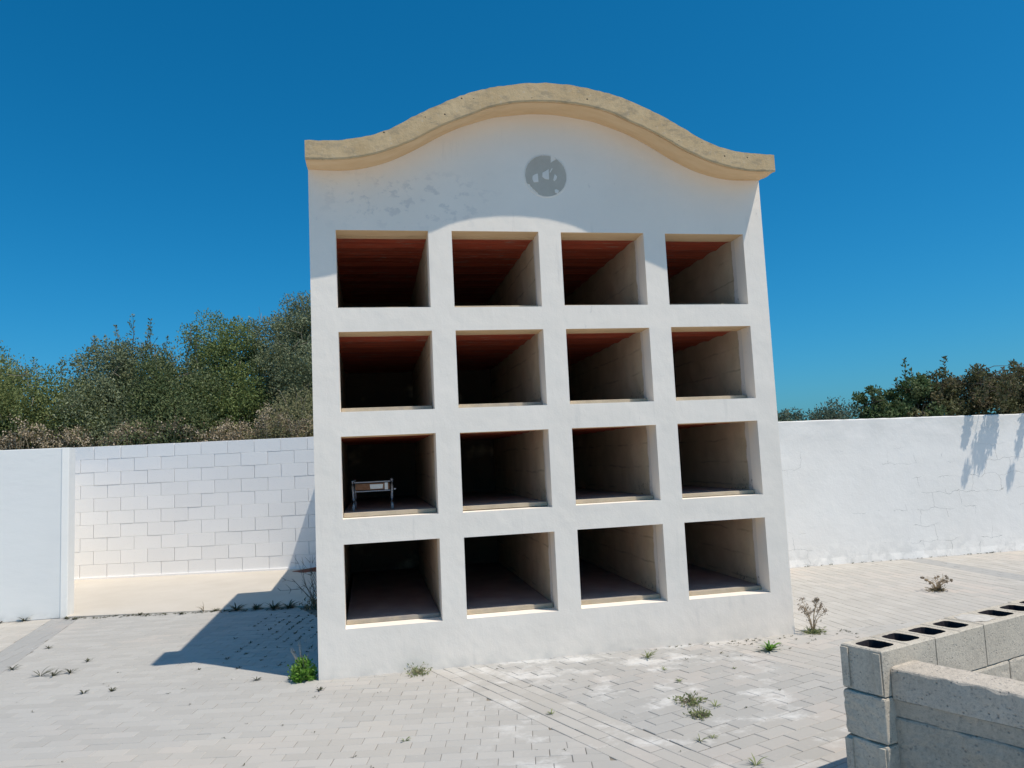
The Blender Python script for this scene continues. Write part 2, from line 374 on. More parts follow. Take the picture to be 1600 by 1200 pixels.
def paver(poly, warm, grey=0.0, gap=0.0018):
    gap = gap * rng.choice((0.35, 0.6, 0.9, 1.2, 1.6))
    if area(poly) < 0.0015: return
    p = inset(poly, gap)
    if not p or area(p) < 0.001: return
    q = inset(p, 0.0035)
    if not q or area(q) < 0.0008: return
    z = G + rng.uniform(-0.0012, 0.0012); tx, ty = rng.uniform(-.006, .006), rng.uniform(-.006, .006)
    cx = sum(a[0] for a in p) / len(p); cy = sum(a[1] for a in p) / len(p)
    n = len(p); b = len(PV)
    for (x, y) in q: PV.append((x, y, z + (x - cx) * tx + (y - cy) * ty))
    for (x, y) in p: PV.append((x, y, z - 0.0028))
    for (x, y) in p: PV.append((x, y, G - 0.0125))
    fs = [tuple(b + i for i in range(n))]
    for i in range(n):
        j = (i + 1) % n
        fs.append((b + n + i, b + n + j, b + j, b + i)); fs.append((b + 2 * n + i, b + 2 * n + j, b + n + j, b + n + i))
    t = rng.random()
    for f in fs: PF.append(f); PT.append(t); PW.append(warm); PG.append(grey)
U = 0.117
def field(ang, org, region, L, H, warm, grey=0.0, half=True, rows=None, ext=9.0, gap=0.0018):
    ca, sa = math.cos(ang), math.sin(ang)
    nr = rows or range(-int(ext / H), int(ext / H))
    for r in nr:
        off = (L / 2 if (r % 2 and half) else 0) + rng.uniform(-.012, .012)
        for k in range(-int(ext / L), int(ext / L)):
            x0, x1, y0, y1 = off + k * L, off + (k + 1) * L, r * H, (r + 1) * H
            poly = [(org[0] + a * ca - b * sa, org[1] + a * sa + b * ca) for a, b in ((x0, y0), (x1, y0), (x1, y1), (x0, y1))]
            if all(((p[0] - px) * nx + (p[1] - py) * ny) > 0.25 for p in poly for (px, py, nx, ny) in region[:1]): continue
            for c in region:
                poly = clip(poly, *c)
                if len(poly) < 3: break
            if len(poly) >= 3:
                g = grey(poly[0]) if callable(grey) else grey
                paver(poly, warm(poly[0]) if callable(warm) else warm, g, gap)
# strip line: passes (0.73,-0.10) heading (0.37,-0.93)
ds = Vector((0.368, -0.930)); ns = Vector((0.930, 0.368))            # ns points to the right of the strip
A0 = Vector((0.71, -0.10)); A1 = A0 + ns * (U * 3.6)
B0 = A0 + ns * 2.25 ; B1 = B0 + ns * (U * 4)
YB, YT = -4.4, 4.03
fence_line = (-3.6, 4.00, 0.135, 1.0)                                   # rear edge of the paving on the left
def wa(p):
    return 0.28 + 0.55 * min(1, max(0, (-p[0] - 3.0) / 1.2)) + (0.25 if p[1] < -1.2 and p[0] < 0.3 else 0)
field(RAD(-11), (0, 0), [(A0.x, A0.y, ns.x, ns.y), (-3.35, 3.9, -1, -0.10), (0, 3.42, 0.16, 1.0), (0, YB, 0, -1)], 0.212, 0.106, wa, ext=8.5, gap=0.0011)
field(RAD(86), (-3.62, 3.9), [(-3.35, 3.9, 1, 0.10), (-3.68, 3.9, -1, -0.10), (0, 3.42, 0.16, 1.0), (0, YB, 0, -1)], U * 2, U, 0.15, 1.0, ext=9, rows=range(-8, 9))
field(RAD(-5), (-5, 0), [(-3.68, 3.9, 1, 0.10), (0, 3.42, 0.16, 1.0), (0, YB, 0, -1), (-9.5, 0, -1, 0)], U * 2, U, 0.8, ext=7)
field(math.atan2(ds.y, ds.x), (A0.x, A0.y), [(A0.x, A0.y, -ns.x, -ns.y), (A1.x, A1.y, ns.x, ns.y), (0, 0.15, 0, 1), (0, YB, 0, -1)], U * 2, U * 0.9, 0.42, ext=7, rows=range(0, 5), gap=0.0026)
def wb(p): return 0.05 + 0.25 * (p[1] < -2)
field(RAD(20), (1.2, -0.7), [(A1.x, A1.y, -ns.x, -ns.y), (B0.x, B0.y, ns.x, ns.y), (0, 0.03, 0, 1), (0, YB - 1.5, 0, -1)], U * 2, U, wb, 0.12, ext=8, gap=0.0024)
field(math.atan2(ds.y, ds.x), (B0.x, B0.y), [(B0.x, B0.y, -ns.x, -ns.y), (B1.x, B1.y, ns.x, ns.y), (0, 0.03, 0, 1), (0, YB - 1.5, 0, -1)], U * 2, U, 0.35, ext=7, rows=range(0, 5), gap=0.0026)
field(RAD(20), (4.2, -0.7), [(B1.x, B1.y, -ns.x, -ns.y), (0, 0.03, 0, 1), (0, YB - 1.5, 0, -1), (13, 0, 1, 0)], U * 2.1, U, 0.45, ext=9)
field(RAD(90), (7.75, 0), [(3.95, 0, -1, 0), (7.75, 0, 1, 0), (0, 0.03, 0, -1), (0, 3.47, 0, 1)], U * 2, U, 0.72, ext=6)
field(RAD(0), (7.75, 0), [(7.75, 0, -1, 0), (8.06, 0, 1, 0), (0, 0.03, 0, -1), (0, 3.47, 0, 1)], U * 2, U, 0.3, 0.8, ext=6)
field(RAD(90), (8.06, 0), [(8.06, 0, -1, 0), (13, 0, 1, 0), (0, 0.03, 0, -1), (0, 3.47, 0, 1)], U * 2, U, 0.8, ext=6)
pav = mesh_obj('pavement', PV, PF, MP)
for nm, arr in (('tone', PT), ('warm', PW), ('grey', PG)):
    a = pav.data.attributes.new(nm, 'FLOAT', 'FACE'); a.data.foreach_set('value', arr)
setp(pav, kind='structure')
mesh_obj('pavement_bed', [(-9.6, -6, G - .0075), (13.2, -6, G - .0075), (13.2, 3.47, G - .0075), (-9.6, 4.9, G - .0075)], [(0, 1, 2, 3)], MSAND)['kind'] = 'structure'
ap = NT('distant_paving', 0.9, 0.25)
br = ap.n('ShaderNodeTexBrick'); ap.l(ap.co, br.inputs['Vector']); br.inputs['Scale'].default_value = 1; br.inputs['Brick Width'].default_value = 0.234
br.inputs['Row Height'].default_value = 0.117; br.inputs['Mortar Size'].default_value = 0.002; br.inputs['Color1'].default_value = (.43, .41, .375, 1); br.inputs['Color2'].default_value = (.48, .455, .42, 1)
br.inputs['Mortar'].default_value = (.2, .18, .15, 1)
MAP = ap.done(ap.mix(ap.ramp(ap.noise(0.7, 5), .35, .65, 0, .3), br.outputs['Color'], (0.50, 0.46, 0.40)))
setp(mesh_obj('paved_yard', [(-24, -30, G - .0045), (26, -30, G - .0045), (26, -4.3, G - .0045), (-24, -4.3, G - .0045), (-24, 4.0, G - .0046), (-9.45, 4.0, G - .0046), (-9.45, -4.3, G - .0046), (13.0, -4.3, G - .0046), (26, -4.3, G - .0046), (26, 3.3, G - .0046), (13.0, 3.3, G - .0046)],
              [(0, 1, 2, 3), (3, 6, 5, 4), (7, 8, 9, 10)], MAP), kind='structure')
# beige concrete path between paving and block wall
bm = bmesh.new()
pth = [(-3.55, 4.02), (-0.22, 3.37), (-0.22, 7.02), (-4.95, 7.80), (-4.95, 4.3)]
top = [bm.verts.new((x, y, G + 0.012)) for x, y in pth]; bot = [bm.verts.new((x, y, G - 0.02)) for x, y in pth]
bm.faces.new(top)
for i in range(5): bm.faces.new((top[i - 1], bot[i - 1], bot[i], top[i])[::-1])
bmesh.ops.recalc_face_normals(bm, faces=bm.faces)
setp(bm_obj('path', bm, MPATH), kind='structure')

# ------------------------------------------------------------------ mausoleum with the burial niches
CX = 1.89
T_TOP = [(0, 4.620), (.14, 4.613), (.29, 4.597), (.56, 4.545), (.77, 4.477), (.99, 4.378), (1.23, 4.253), (1.42, 4.143), (1.60, 4.079), (1.82, 4.036), (2.12, 4.024)]
T_LIP = [(0, 4.452), (.14, 4.447), (.29, 4.435), (.44, 4.406), (.57, 4.368), (.76, 4.285), (.89, 4.232), (1.07, 4.142), (1.24, 4.047), (1.53, 3.931), (1.81, 3.874), (2.12, 3.866)]
T_COV = [(0, 4.482), (.14, 4.478), (.38, 4.446), (.48, 4.428), (.68, 4.362), (.79, 4.322), (.97, 4.232), (1.26, 4.066), (1.50, 3.962), (1.78, 3.902), (2.12, 3.902)]
def cr(T, x):
    x = abs(x - CX)
    n = len(T); i = 0
    while i < n - 2 and x > T[i + 1][0]: i += 1
    p1, p2 = T[i], T[i + 1]; p0 = T[i - 1] if i else (-p2[0], p2[1]); p3 = T[i + 2] if i + 2 < n else (2 * p2[0] - p1[0], p2[1])
    h = p2[0] - p1[0]; t = (x - p1[0]) / h
    m1 = (p2[1] - p0[1]) / (p2[0] - p0[0]) * h; m2 = (p3[1] - p1[1]) / (p3[0] - p1[0]) * h
    if i == 0: m1 = 0
    return (2*t**3-3*t**2+1)*p1[1] + (t**3-2*t**2+t)*m1 + (-2*t**3+3*t**2)*p2[1] + (t**3-t**2)*m2
XL, XR = -0.221, 4.001
maus = setp(empty('burial_niche_block', (CX, 0.1, G)), 'white mausoleum front with sixteen open square niches under a curved tan cornice', 'mausoleum')
OFF = Vector((-CX, -0.1, -G))
def under(o, p=maus): o.parent = p; o.matrix_parent_inverse = Matrix.Translation(-Vector(p.location)) if p is maus else Matrix(); return o
# facade panel: outline minus sixteen openings
W, H, PZ = 0.793, 0.681, 0.892
bm = bmesh.new()
N = 72
xs = [XL + (XR - XL) * i / N for i in range(N + 1)]
ring = [(XL, G - 0.01), (XR, G - 0.01)] + [(x, cr(T_COV, x) + 0.03) for x in reversed(xs)]
fv = [bm.verts.new((x, 0, z)) for x, z in ring]; f = bm.faces.new(fv)
ex = bmesh.ops.extrude_face_region(bm, geom=[f])
for v in ex['geom']:
    if isinstance(v, bmesh.types.BMVert): v.co.y = 0.18
bmesh.ops.recalc_face_normals(bm, faces=bm.faces)
fac = bm_obj('facade', bm, None)
bm = bmesh.new(); rj = random.Random(3); OPEN = {}
for r in range(4):
    for c in range(4):
        j = lambda: rj.uniform(-.004, .004)
        vs = box(bm, c, c + W, -0.1, 0.4, (3 - r) * PZ, (3 - r) * PZ + H)
        for v in vs: pass
        dx0, dx1, dz0, dz1 = j(), j(), j(), j()
        for v in vs:
            v.co.x += dx0 if v.co.x < c + .4 else dx1
            v.co.z += (dz0 if v.co.z < (3 - r) * PZ + .3 else dz1)
cut = bm_obj('cut', bm)
md = fac.modifiers.new('b', 'BOOLEAN'); md.object = cut; md.operation = 'DIFFERENCE'; md.solver = 'EXACT'
bv = fac.modifiers.new('v', 'BEVEL'); bv.width = 0.006; bv.segments = 2; bv.limit_method = 'ANGLE'; bv.angle_limit = RAD(50)
dg = bpy.context.evaluated_depsgraph_get(); me = bpy.data.meshes.new_from_object(fac.evaluated_get(dg))
fac.modifiers.clear(); fac.data = me; bpy.data.objects.remove(cut)
me.materials.clear(); me.materials.append(MF); me.materials.append(MSO)
for p in me.polygons:
    p.material_index = 1 if (p.normal.z < -0.9 and 0.02 < p.center.y < 0.17 and p.center.z > 0.1) else 0
under(fac)
# cornice: profile swept along the curve
N = 110
prof = lambda x: [(-0.300, cr(T_TOP, x)), (-0.300, cr(T_LIP, x) + 0.012), (-0.296, cr(T_LIP, x)), (-0.278, cr(T_LIP, x)), (-0.278, cr(T_LIP, x) + 0.038), (-0.260, cr(T_LIP, x) + 0.038), (-0.258, cr(T_LIP, x) + 0.006),
                  (-0.22, cr(T_LIP, x) + 0.008), (-0.15, cr(T_LIP, x) + 0.006), (-0.08, cr(T_LIP, x) * .5 + cr(T_COV, x) * .5 - 0.004), (-0.035, cr(T_COV, x) - 0.012), (-0.001, cr(T_COV, x) - 0.012),
                  (-0.001, cr(T_COV, x) + 0.06), (0.185, cr(T_COV, x) + 0.06), (0.185, cr(T_TOP, x)), ]
verts, faces, mi = [], [], []
rc = random.Random(9); K = 15
CXL, CXR = XL - 0.002, XR + 0.004
for i in range(N + 1):
    x = CXL + (CXR - CXL) * i / N
    w1, w2 = rc.uniform(-.0025, .0025), rc.uniform(-.0035, .0035)
    for k, (y, z) in enumerate(prof(x)):
        if k == 0: z += w2; y += w1 * .5
        if k in (1, 2): z += w1
        verts.append((x, y, z))
for i in range(N):
    for k in range(K):
        k2 = (k + 1) % K
        faces.append((i * K + k, (i + 1) * K + k, (i + 1) * K + k2, i * K + k2)); mi.append(1 if 3 <= k <= 10 else 0)
faces.append(tuple(range(K))); mi.append(0); faces.append(tuple(N * K + k for k in range(K))[::-1]); mi.append(0)
cor = mesh_obj('cornice', verts, faces, mats=[MCO, MSO], midx=mi)
bm = bmesh.new(); bm.from_mesh(cor.data); bmesh.ops.recalc_face_normals(bm, faces=bm.faces); bm.to_mesh(cor.data); bm.free()
under(cor)
# round bare-mortar medallion with leftover plaster
rm = random.Random(21)
def disc(name, cx, cz, pts, y0, y1, mat, par):
    n = len(pts); vs = [(cx + a, y1, cz + b) for a, b in pts] + [(cx + a, y0, cz + b) for a, b in pts]
    fs = [tuple(range(n)), tuple(range(2 * n - 1, n - 1, -1))] + [(i, i + n, (i + 1) % n + n, (i + 1) % n) for i in range(n)]
    o = mesh_obj(name, vs, fs, mat); bm = bmesh.new(); bm.from_mesh(o.data); bmesh.ops.recalc_face_normals(bm, faces=bm.faces); bm.to_mesh(o.data); bm.free()
    return under(o, par) if par is maus else o
pts = []
for k in range(64):
    a = 2 * math.pi * k / 64; r_ = 0.193 + rm.uniform(-.003, .003)
    if 17 < a * 180 / math.pi < 0: pass
    d = a * 180 / math.pi
    if 58 < d < 72: r_ = 0.135 if 62 < d < 70 else 0.16
    if 205 < d < 245: r_ -= 0.018
    pts.append((r_ * math.cos(a), r_ * math.sin(a)))
med = disc('medallion', 1.886, 3.884, pts, -0.004, 0.01, MMED, maus)
vs_, fs_ = [], []
for k in range(64):
    a = 2 * math.pi * k / 64; r0 = 0.192 + rm.uniform(-.001, .002)
    for rr0, yy in ((r0, 0.0), (r0 + .001, -.006), (r0 + .009, -.004), (r0 + .014, 0.001)): vs_.append((1.886 + rr0 * math.cos(a), yy, 3.884 + rr0 * math.sin(a)))
for k in range(64):
    if 10 < k < 13: continue
    for j_ in range(3): fs_.append((k * 4 + j_, k * 4 + j_ + 1, ((k + 1) % 64) * 4 + j_ + 1, ((k + 1) % 64) * 4 + j_))
o = mesh_obj('plaster_rim', vs_, fs_, MPATCH); under(o)
for q in ([(-.125, -.005), (-.105, .01), (-.075, .02), (-.072, -.06), (-.115, -.065), (-.128, -.035)], [(-.03, .03), (.0, .045), (.03, .065), (.028, -.035), (-.01, -.03), (-.035, -.01)],
          [(.035, .035), (.06, .075), (.068, .07), (.042, .03)], [(.068, -.035), (.085, .02), (.105, -.005), (.098, -.03), (.075, -.05)], [(.075, -.13), (.095, -.125), (.118, -.14), (.1, -.165), (.08, -.16)]):
    under(disc('plaster_patch', 1.886, 3.884, q, -0.007, 0.0, MPATCH, maus), maus)
# body of the building
bm = bmesh.new(); box(bm, XL + .003, XL + 0.12, 0.182, 3.55, G, 3.55); under(bm_obj('side_wall', bm, MSIDE))
bm = bmesh.new(); box(bm, XR - 0.12, XR - .003, 0.182, 3.55, G, 3.55); under(bm_obj('side_wall', bm, MSIDE))
bm = bmesh.new(); box(bm, XL + .122, XR - .122, 3.43, 3.548, G, 3.55); under(bm_obj('back_wall', bm, MSIDE))
bm = bmesh.new(); box(bm, XL - .0, XR + .0, 0.188, 3.60, 3.552, 3.66, 0.02); under(bm_obj('roof_slab', bm, MROOF))
bm = bmesh.new(); box(bm, XL + .006, XR - .006, 3.602, 6.98, G, 2.40, 0.02); under(bm_obj('rear_annex', bm, MSIDE))
# niches
def niche(r, c):
    z0 = (3 - r) * PZ; D = 3.1; e = 0.0025
    x0, x1, zc = c - 0.035, c + W + e, z0 + H + 0.006
    t = 0.06
    bm = bmesh.new()
    def quad(*p): bm.faces.new([bm.verts.new(q) for q in p])
    def sheet(p0, p1, p2, p3, nu, nv):   # p0->p1 u, p0->p3 v
        g = [[bm.verts.new(Vector(p0).lerp(p1, i / nu).lerp(Vector(p3).lerp(p2, i / nu), k / nv)) for k in range(nv + 1)] for i in range(nu + 1)]
        for i in range(nu):
            for k in range(nv): bm.faces.new((g[i][k], g[i + 1][k], g[i + 1][k + 1], g[i][k + 1]))
    Y0 = 0.1805
    # left, right, back, bottom of the box
    sheet((x0, Y0, z0 - e), (x0, D, z0 - e), (x0, D, zc + .03), (x0, Y0, zc + .03), 24, 6)
    sheet((x1, Y0, z0 - e), (x1, Y0, zc + .03), (x1, D, zc + .03), (x1, D, z0 - e), 6, 24)
    quad((x0, D, z0 - e), (x1, D, z0 - e), (x1, D, zc + .03), (x0, D, zc + .03))
    rr = random.Random(r * 7 + c)
    for v in bm.verts:
        if v.co.y > 0.3 and v.co.y < D - .1: v.co.x += rr.uniform(-.004, .004)
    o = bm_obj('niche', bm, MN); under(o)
    # lintel strip behind the front wall
    bm = bmesh.new(); box(bm, x0, x1, 0.1815, 0.25 + rr.uniform(-.01, .01), z0 + H - .001, z0 + H + 0.05, 0)
    l = bm_obj('lintel', bm, MSO); l.parent = o
    bm = bmesh.new()
    g = [[bm.verts.new((x0 + (x1 - x0) * i / 4, 0.2505 + (D - .26) * k / 26, z0 + H + 0.004 + (0.012 if (k % 3) else 0.0) + rr.uniform(-.002, .002))) for k in range(27)] for i in range(5)]
    for i in range(4):
        for k in range(26): bm.faces.new((g[i][k], g[i][k + 1], g[i + 1][k + 1], g[i + 1][k]))
    cl = bm_obj('clay_ceiling', bm, MCL); cl.parent = o
    bm = bmesh.new(); ys = 0.150 + rr.uniform(-.008, .012)
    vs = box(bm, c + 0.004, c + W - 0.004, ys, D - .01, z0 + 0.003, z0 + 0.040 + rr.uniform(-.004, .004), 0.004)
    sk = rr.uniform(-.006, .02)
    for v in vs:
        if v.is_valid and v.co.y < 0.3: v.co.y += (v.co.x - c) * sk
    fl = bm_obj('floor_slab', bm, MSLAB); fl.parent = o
for r in range(4):
    for c in range(4): niche(r, c)

# ------------------------------------------------------------------ perimeter walls
# left rendered wall with pier
lw = setp(empty('boundary_wall', (-3.6, 4.05, G)), 'smooth white rendered boundary wall at the left edge with a plain end pier', 'wall')
bm = bmesh.new(); vs = box(bm, -9.5, -3.60, 4.012, 4.20, G, 1.727, 0.008)
o = bm_obj('wall_panel', bm, ML); o.parent = lw; o.matrix_parent_inverse = Matrix.Translation(-lw.location)
bm = bmesh.new()
pp = [(-3.5995, 4.006), (-3.592, 4.004), (-3.530, 4.024), (-3.521, 4.034), (-3.521, 4.24), (-3.5995, 4.24)]
tp = [bm.verts.new((x, y, 1.729)) for x, y in pp]; bt = [bm.verts.new((x, y, G)) for x, y in pp]; bm.faces.new(tp)
for i in range(6): bm.faces.new((bt[i - 1], bt[i], tp[i], tp[i - 1]))
bmesh.ops.recalc_face_normals(bm, faces=bm.faces)
o = bm_obj('pier', bm, ML); o.parent = lw; o.matrix_parent_inverse = Matrix.Translation(-lw.location)
bm = bmesh.new(); box(bm, -5.05, -4.90, 4.202, 7.9, G, 1.70)      # return wall to the block wall
o = bm_obj('return_wall', bm, ML); o.parent = lw; o.matrix_parent_inverse = Matrix.Translation(-lw.location)
# painted block wall
def blockwall():
    a = Vector((-4.838, 7.70)); b = Vector((-0.72, 7.0)); d = (b - a).normalized(); n = Vector((-d.y, d.x))
    rr = random.Random(8); CH = 0.2215; CL = 0.455
    bm = bmesh.new(); tl = bm.faces.layers.float.new('tone')
    M4 = Matrix(((d.x, n.x, 0, a.x), (d.y, n.y, 0, a.y), (0, 0, 1, G), (0, 0, 0, 1)))
    s0 = -0.4; s1 = 5.2
    for r in range(10):
        z0 = r * CH + 0.03; x = -0.02 - (0.0 if r % 2 else CL / 2) - CL
        while x < s1:
            gx, gz = rr.choice((.003, .005, .0065)), rr.choice((.0008, .002, .0035, .005)); pr = rr.uniform(-.003, .003)
            nb = len(bm.faces)
            vs = box(bm, x + gx, x + CL - gx, pr, 0.18, z0 + gz * .4, z0 + CH - gz * .6 + (0 if r < 9 else 0), 0.005, M4)
            t = rr.random()
            bm.faces.ensure_lookup_table()
            for f in bm.faces[nb:]: f[tl] = t
            x += CL
    nb = len(bm.faces)
    box(bm, s0 - 0.5, s1 + .3, 0.016, 0.17, 0.0, 10 * CH + 0.022, 0, M4)      # painted joints
    box(bm, s0 - 0.5, s1 + .3, -0.02, 0.005, 0.0, 0.045, 0.006, M4)               # sloppy painted footing
    bm.faces.ensure_lookup_table()
    for f in bm.faces[nb:]: f[tl] = 0.3
    return bm_obj('block_wall', bm, MBP)
setp(blockwall(), 'white painted wall of concrete blocks with visible joints behind the beige path', 'wall')
# right rendered wall
bm = bmesh.new()
nx = 120; pr = [(0, G), (0, G + 0.1), (0.004, G + .3), (0, 1.0), (0.0, 1.664), (0.012, 1.676), (0.16, 1.676), (0.172, 1.664), (0.172, G)]
rr = random.Random(4); grid = []
for i in range(nx + 1):
    x = 4.003 + (15.0 - 4.003) * i / nx; y = 3.452 - (x - 6) * 0.024
    dz = -(x - 6) * 0.008
    grid.append([bm.verts.new((x, y + q[0] + (rr.uniform(-.006, .006) if k == 0 else 0) + (-0.01 if k == 0 else 0), q[1] + (dz + rr.uniform(-.003, .003) if k > 3 and k < 8 else 0))) for k, q in enumerate(pr)])
for i in range(nx):
    for k in range(len(pr) - 1): bm.faces.new((grid[i][k], grid[i + 1][k], grid[i + 1][k + 1], grid[i][k + 1]))
bm.faces.new(grid[0][::-1]); bm.faces.new(grid[-1])
bmesh.ops.recalc_face_normals(bm, faces=bm.faces)
setp(bm_obj('boundary_wall', bm, MR), 'white rendered boundary wall with cracks to the right of the mausoleum', 'wall')

# ------------------------------------------------------------------ unfinished grey block enclosure in the foreground
dx = Vector((math.cos(RAD(18.8)), math.sin(RAD(18.8)))); dn = Vector((-dx.y, dx.x))
P0 = Vector((2.605, -3.174)); ZT = 0.33
M4 = Matrix(((dx.x, dn.x, 0, P0.x), (dx.y, dn.y, 0, P0.y), (0, 0, 1, 0), (0, 0, 0, 1)))
bw = setp(empty('hollow_block_wall', (P0.x, P0.y, G)), 'low unpainted wall of hollow grey concrete blocks with open cells on top', 'wall')
bm = bmesh.new(); rr = random.Random(12)
def chip(bm_, amt, f=22.0, seed=0.0):
    for v in bm_.verts:
        n_ = mn.fractal(v.co * f + Vector((seed, 0, 0)), 0.8, 2.2, 4); m_ = mn.fractal(v.co * f + Vector((0, seed + 9, 0)), 0.8, 2.2, 4)
        v.co += (v.normal if v.normal.length > .1 else Vector((0, 0, 1))) * amt * n_ + Vector((m_, n_, -m_)) * amt * .35
def hollow(bm, x0, x1, w, z0, z1, filled=False):
    n = 24; out, inn = [], []; cx, cy = (x0 + x1) / 2, w / 2; hx, hy = (x1 - x0) / 2, w / 2
    ix, iy = hx - 0.034, hy - 0.040
    for k in range(n):
        a = 2 * math.pi * (k + .5) / n; c_, s_ = math.cos(a), math.sin(a); m = max(abs(c_), abs(s_))
        out.append((cx + hx * c_ / m, cy + hy * s_ / m))
        e = 6.0; rr_ = (abs(c_) ** e + abs(s_) ** e) ** (-1 / e)
        inn.append((cx + ix * c_ * rr_ + rr.uniform(-.003, .003), cy + iy * s_ * rr_ + rr.uniform(-.003, .003)))
    corners = [(x1, w), (x0, w), (x0, 0), (x1, 0)]
    def V(p, z): return bm.verts.new(M4 @ Vector((p[0], p[1], z)))
    # snap nearest outer samples to the real corners
    for q in corners:
        i = min(range(n), key=lambda k: (out[k][0] - q[0]) ** 2 + (out[k][1] - q[1]) ** 2); out[i] = q
    ch = 0.006
    o1 = [V((p[0] * (1 - 2 * 0) , p[1]), z1 - ch) for p in out]
    o2 = [V((cx + (p[0] - cx) * (1 - ch / hx), cy + (p[1] - cy) * (1 - ch / hy)), z1 + rr.uniform(-.001, .001)) for p in out]
    o0 = [V(p, z0) for p in out]
    i1 = [V(p, z1 - 0.001) for p in inn]; i0 = [V(p, z1 - (0.02 if filled else 0.30)) for p in inn]
    for k in range(n):
        j = (k + 1) % n
        bm.faces.new((o0[k], o0[j], o1[j], o1[k])); bm.faces.new((o1[k], o1[j], o2[j], o2[k]))
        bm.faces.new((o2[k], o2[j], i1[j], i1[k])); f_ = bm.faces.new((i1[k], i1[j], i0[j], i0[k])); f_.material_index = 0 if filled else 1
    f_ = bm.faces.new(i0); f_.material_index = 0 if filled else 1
BL, BW, BH = 0.436, 0.224, 0.2165
for k in range(12):
    for h in range(2):
        a = k * BL + h * BL / 2 + (0.004 if h == 0 else 0); b = k * BL + (h + 1) * BL / 2 - (0.004 if h == 1 else 0)
        hollow(bm, a, b, BW, ZT - BH + 0.004, ZT + rr.uniform(-.002, .002) * (h == 0), filled=(k == 2 and h == 0))
o = bm_obj('top_course', bm, None, mats=[MBLK, MHOLE]); o.parent = bw; o.matrix_parent_inverse = Matrix.Translation(-bw.location)
bm = bmesh.new()
for r in (1, 2):
    sh = (-0.014, -0.022)[r - 1]; off = -BL / 2 if r == 1 else 0
    for k in range(13):
        x0 = max(sh, sh + off + k * BL); x1 = sh + off + (k + 1) * BL
        if x1 - x0 < .05: continue
        box(bm, x0 + .003, x1 - .003, -0.003 * r + rr.uniform(-.002, .002), BW, ZT - (r + 1) * BH + .003, ZT - r * BH - .003, 0.012, M4, 0.0015, rr)
bmesh.ops.subdivide_edges(bm, edges=[e for e in bm.edges if e.calc_length() > .06 and min((M4.inverted() @ v.co).x for v in e.verts) < 1.6], cuts=9, use_grid_fill=True)
bm.normal_update(); chip(bm, 0.0045, 26.0, 3.0)
o = bm_obj('lower_course', bm, MBLK); o.parent = bw; o.matrix_parent_inverse = Matrix.Translation(-bw.location)
bm = bmesh.new()
box(bm, 0.012, 12 * BL, 0.010, BW - .010, G, ZT - BH - .001, 0, M4)
for k in range(1, 12): box(bm, k * BL - .006, k * BL + .006, 0.004, BW - .004, ZT - BH, ZT - .004, 0, M4)
o = bm_obj('mortar', bm, MBLK); o.parent = bw; o.matrix_parent_inverse = Matrix.Translation(-bw.location)
bm = bmesh.new()                                                       # raised ribs on the exposed block end
for (a, b) in ((0.004, 0.040), (0.180, 0.220)):
    box(bm, -0.009, 0.001, a, b, ZT - BH + .012, ZT - .012, 0.004, M4, .001, rr)
for (a, b) in ((0.004, 0.040), (0.180, 0.220)):
    box(bm, -0.030, -0.0185, a, b, ZT - 3 * BH + .012, ZT - 2 * BH - .012, 0.004, M4, .001, rr)
o = bm_obj('end_rib', bm, MBLK); o.parent = bw; o.matrix_parent_inverse = Matrix.Translation(-bw.location)
bm = bmesh.new()                                                       # lime mortar spilt over the third block
n = 26; ct = (2 * BL + 0.115, BW * .5)
vs = []
for k in range(n):
    a = 2 * math.pi * k / n
    vs.append(bm.verts.new(M4 @ Vector((ct[0] + 0.105 * math.cos(a) * (1 + rr.uniform(-.18, .12)), ct[1] + 0.098 * math.sin(a) * (1 + rr.uniform(-.18, .12)), ZT + .0025))))
c0 = bm.verts.new(M4 @ Vector((ct[0], ct[1], ZT + 0.012)))
for k in range(n): bm.faces.new((vs[k], vs[(k + 1) % n], c0))
o = bm_obj('mortar_patch', bm, MLIME, smooth=True); o.parent = bw; o.matrix_parent_inverse = Matrix.Translation(-bw.location)
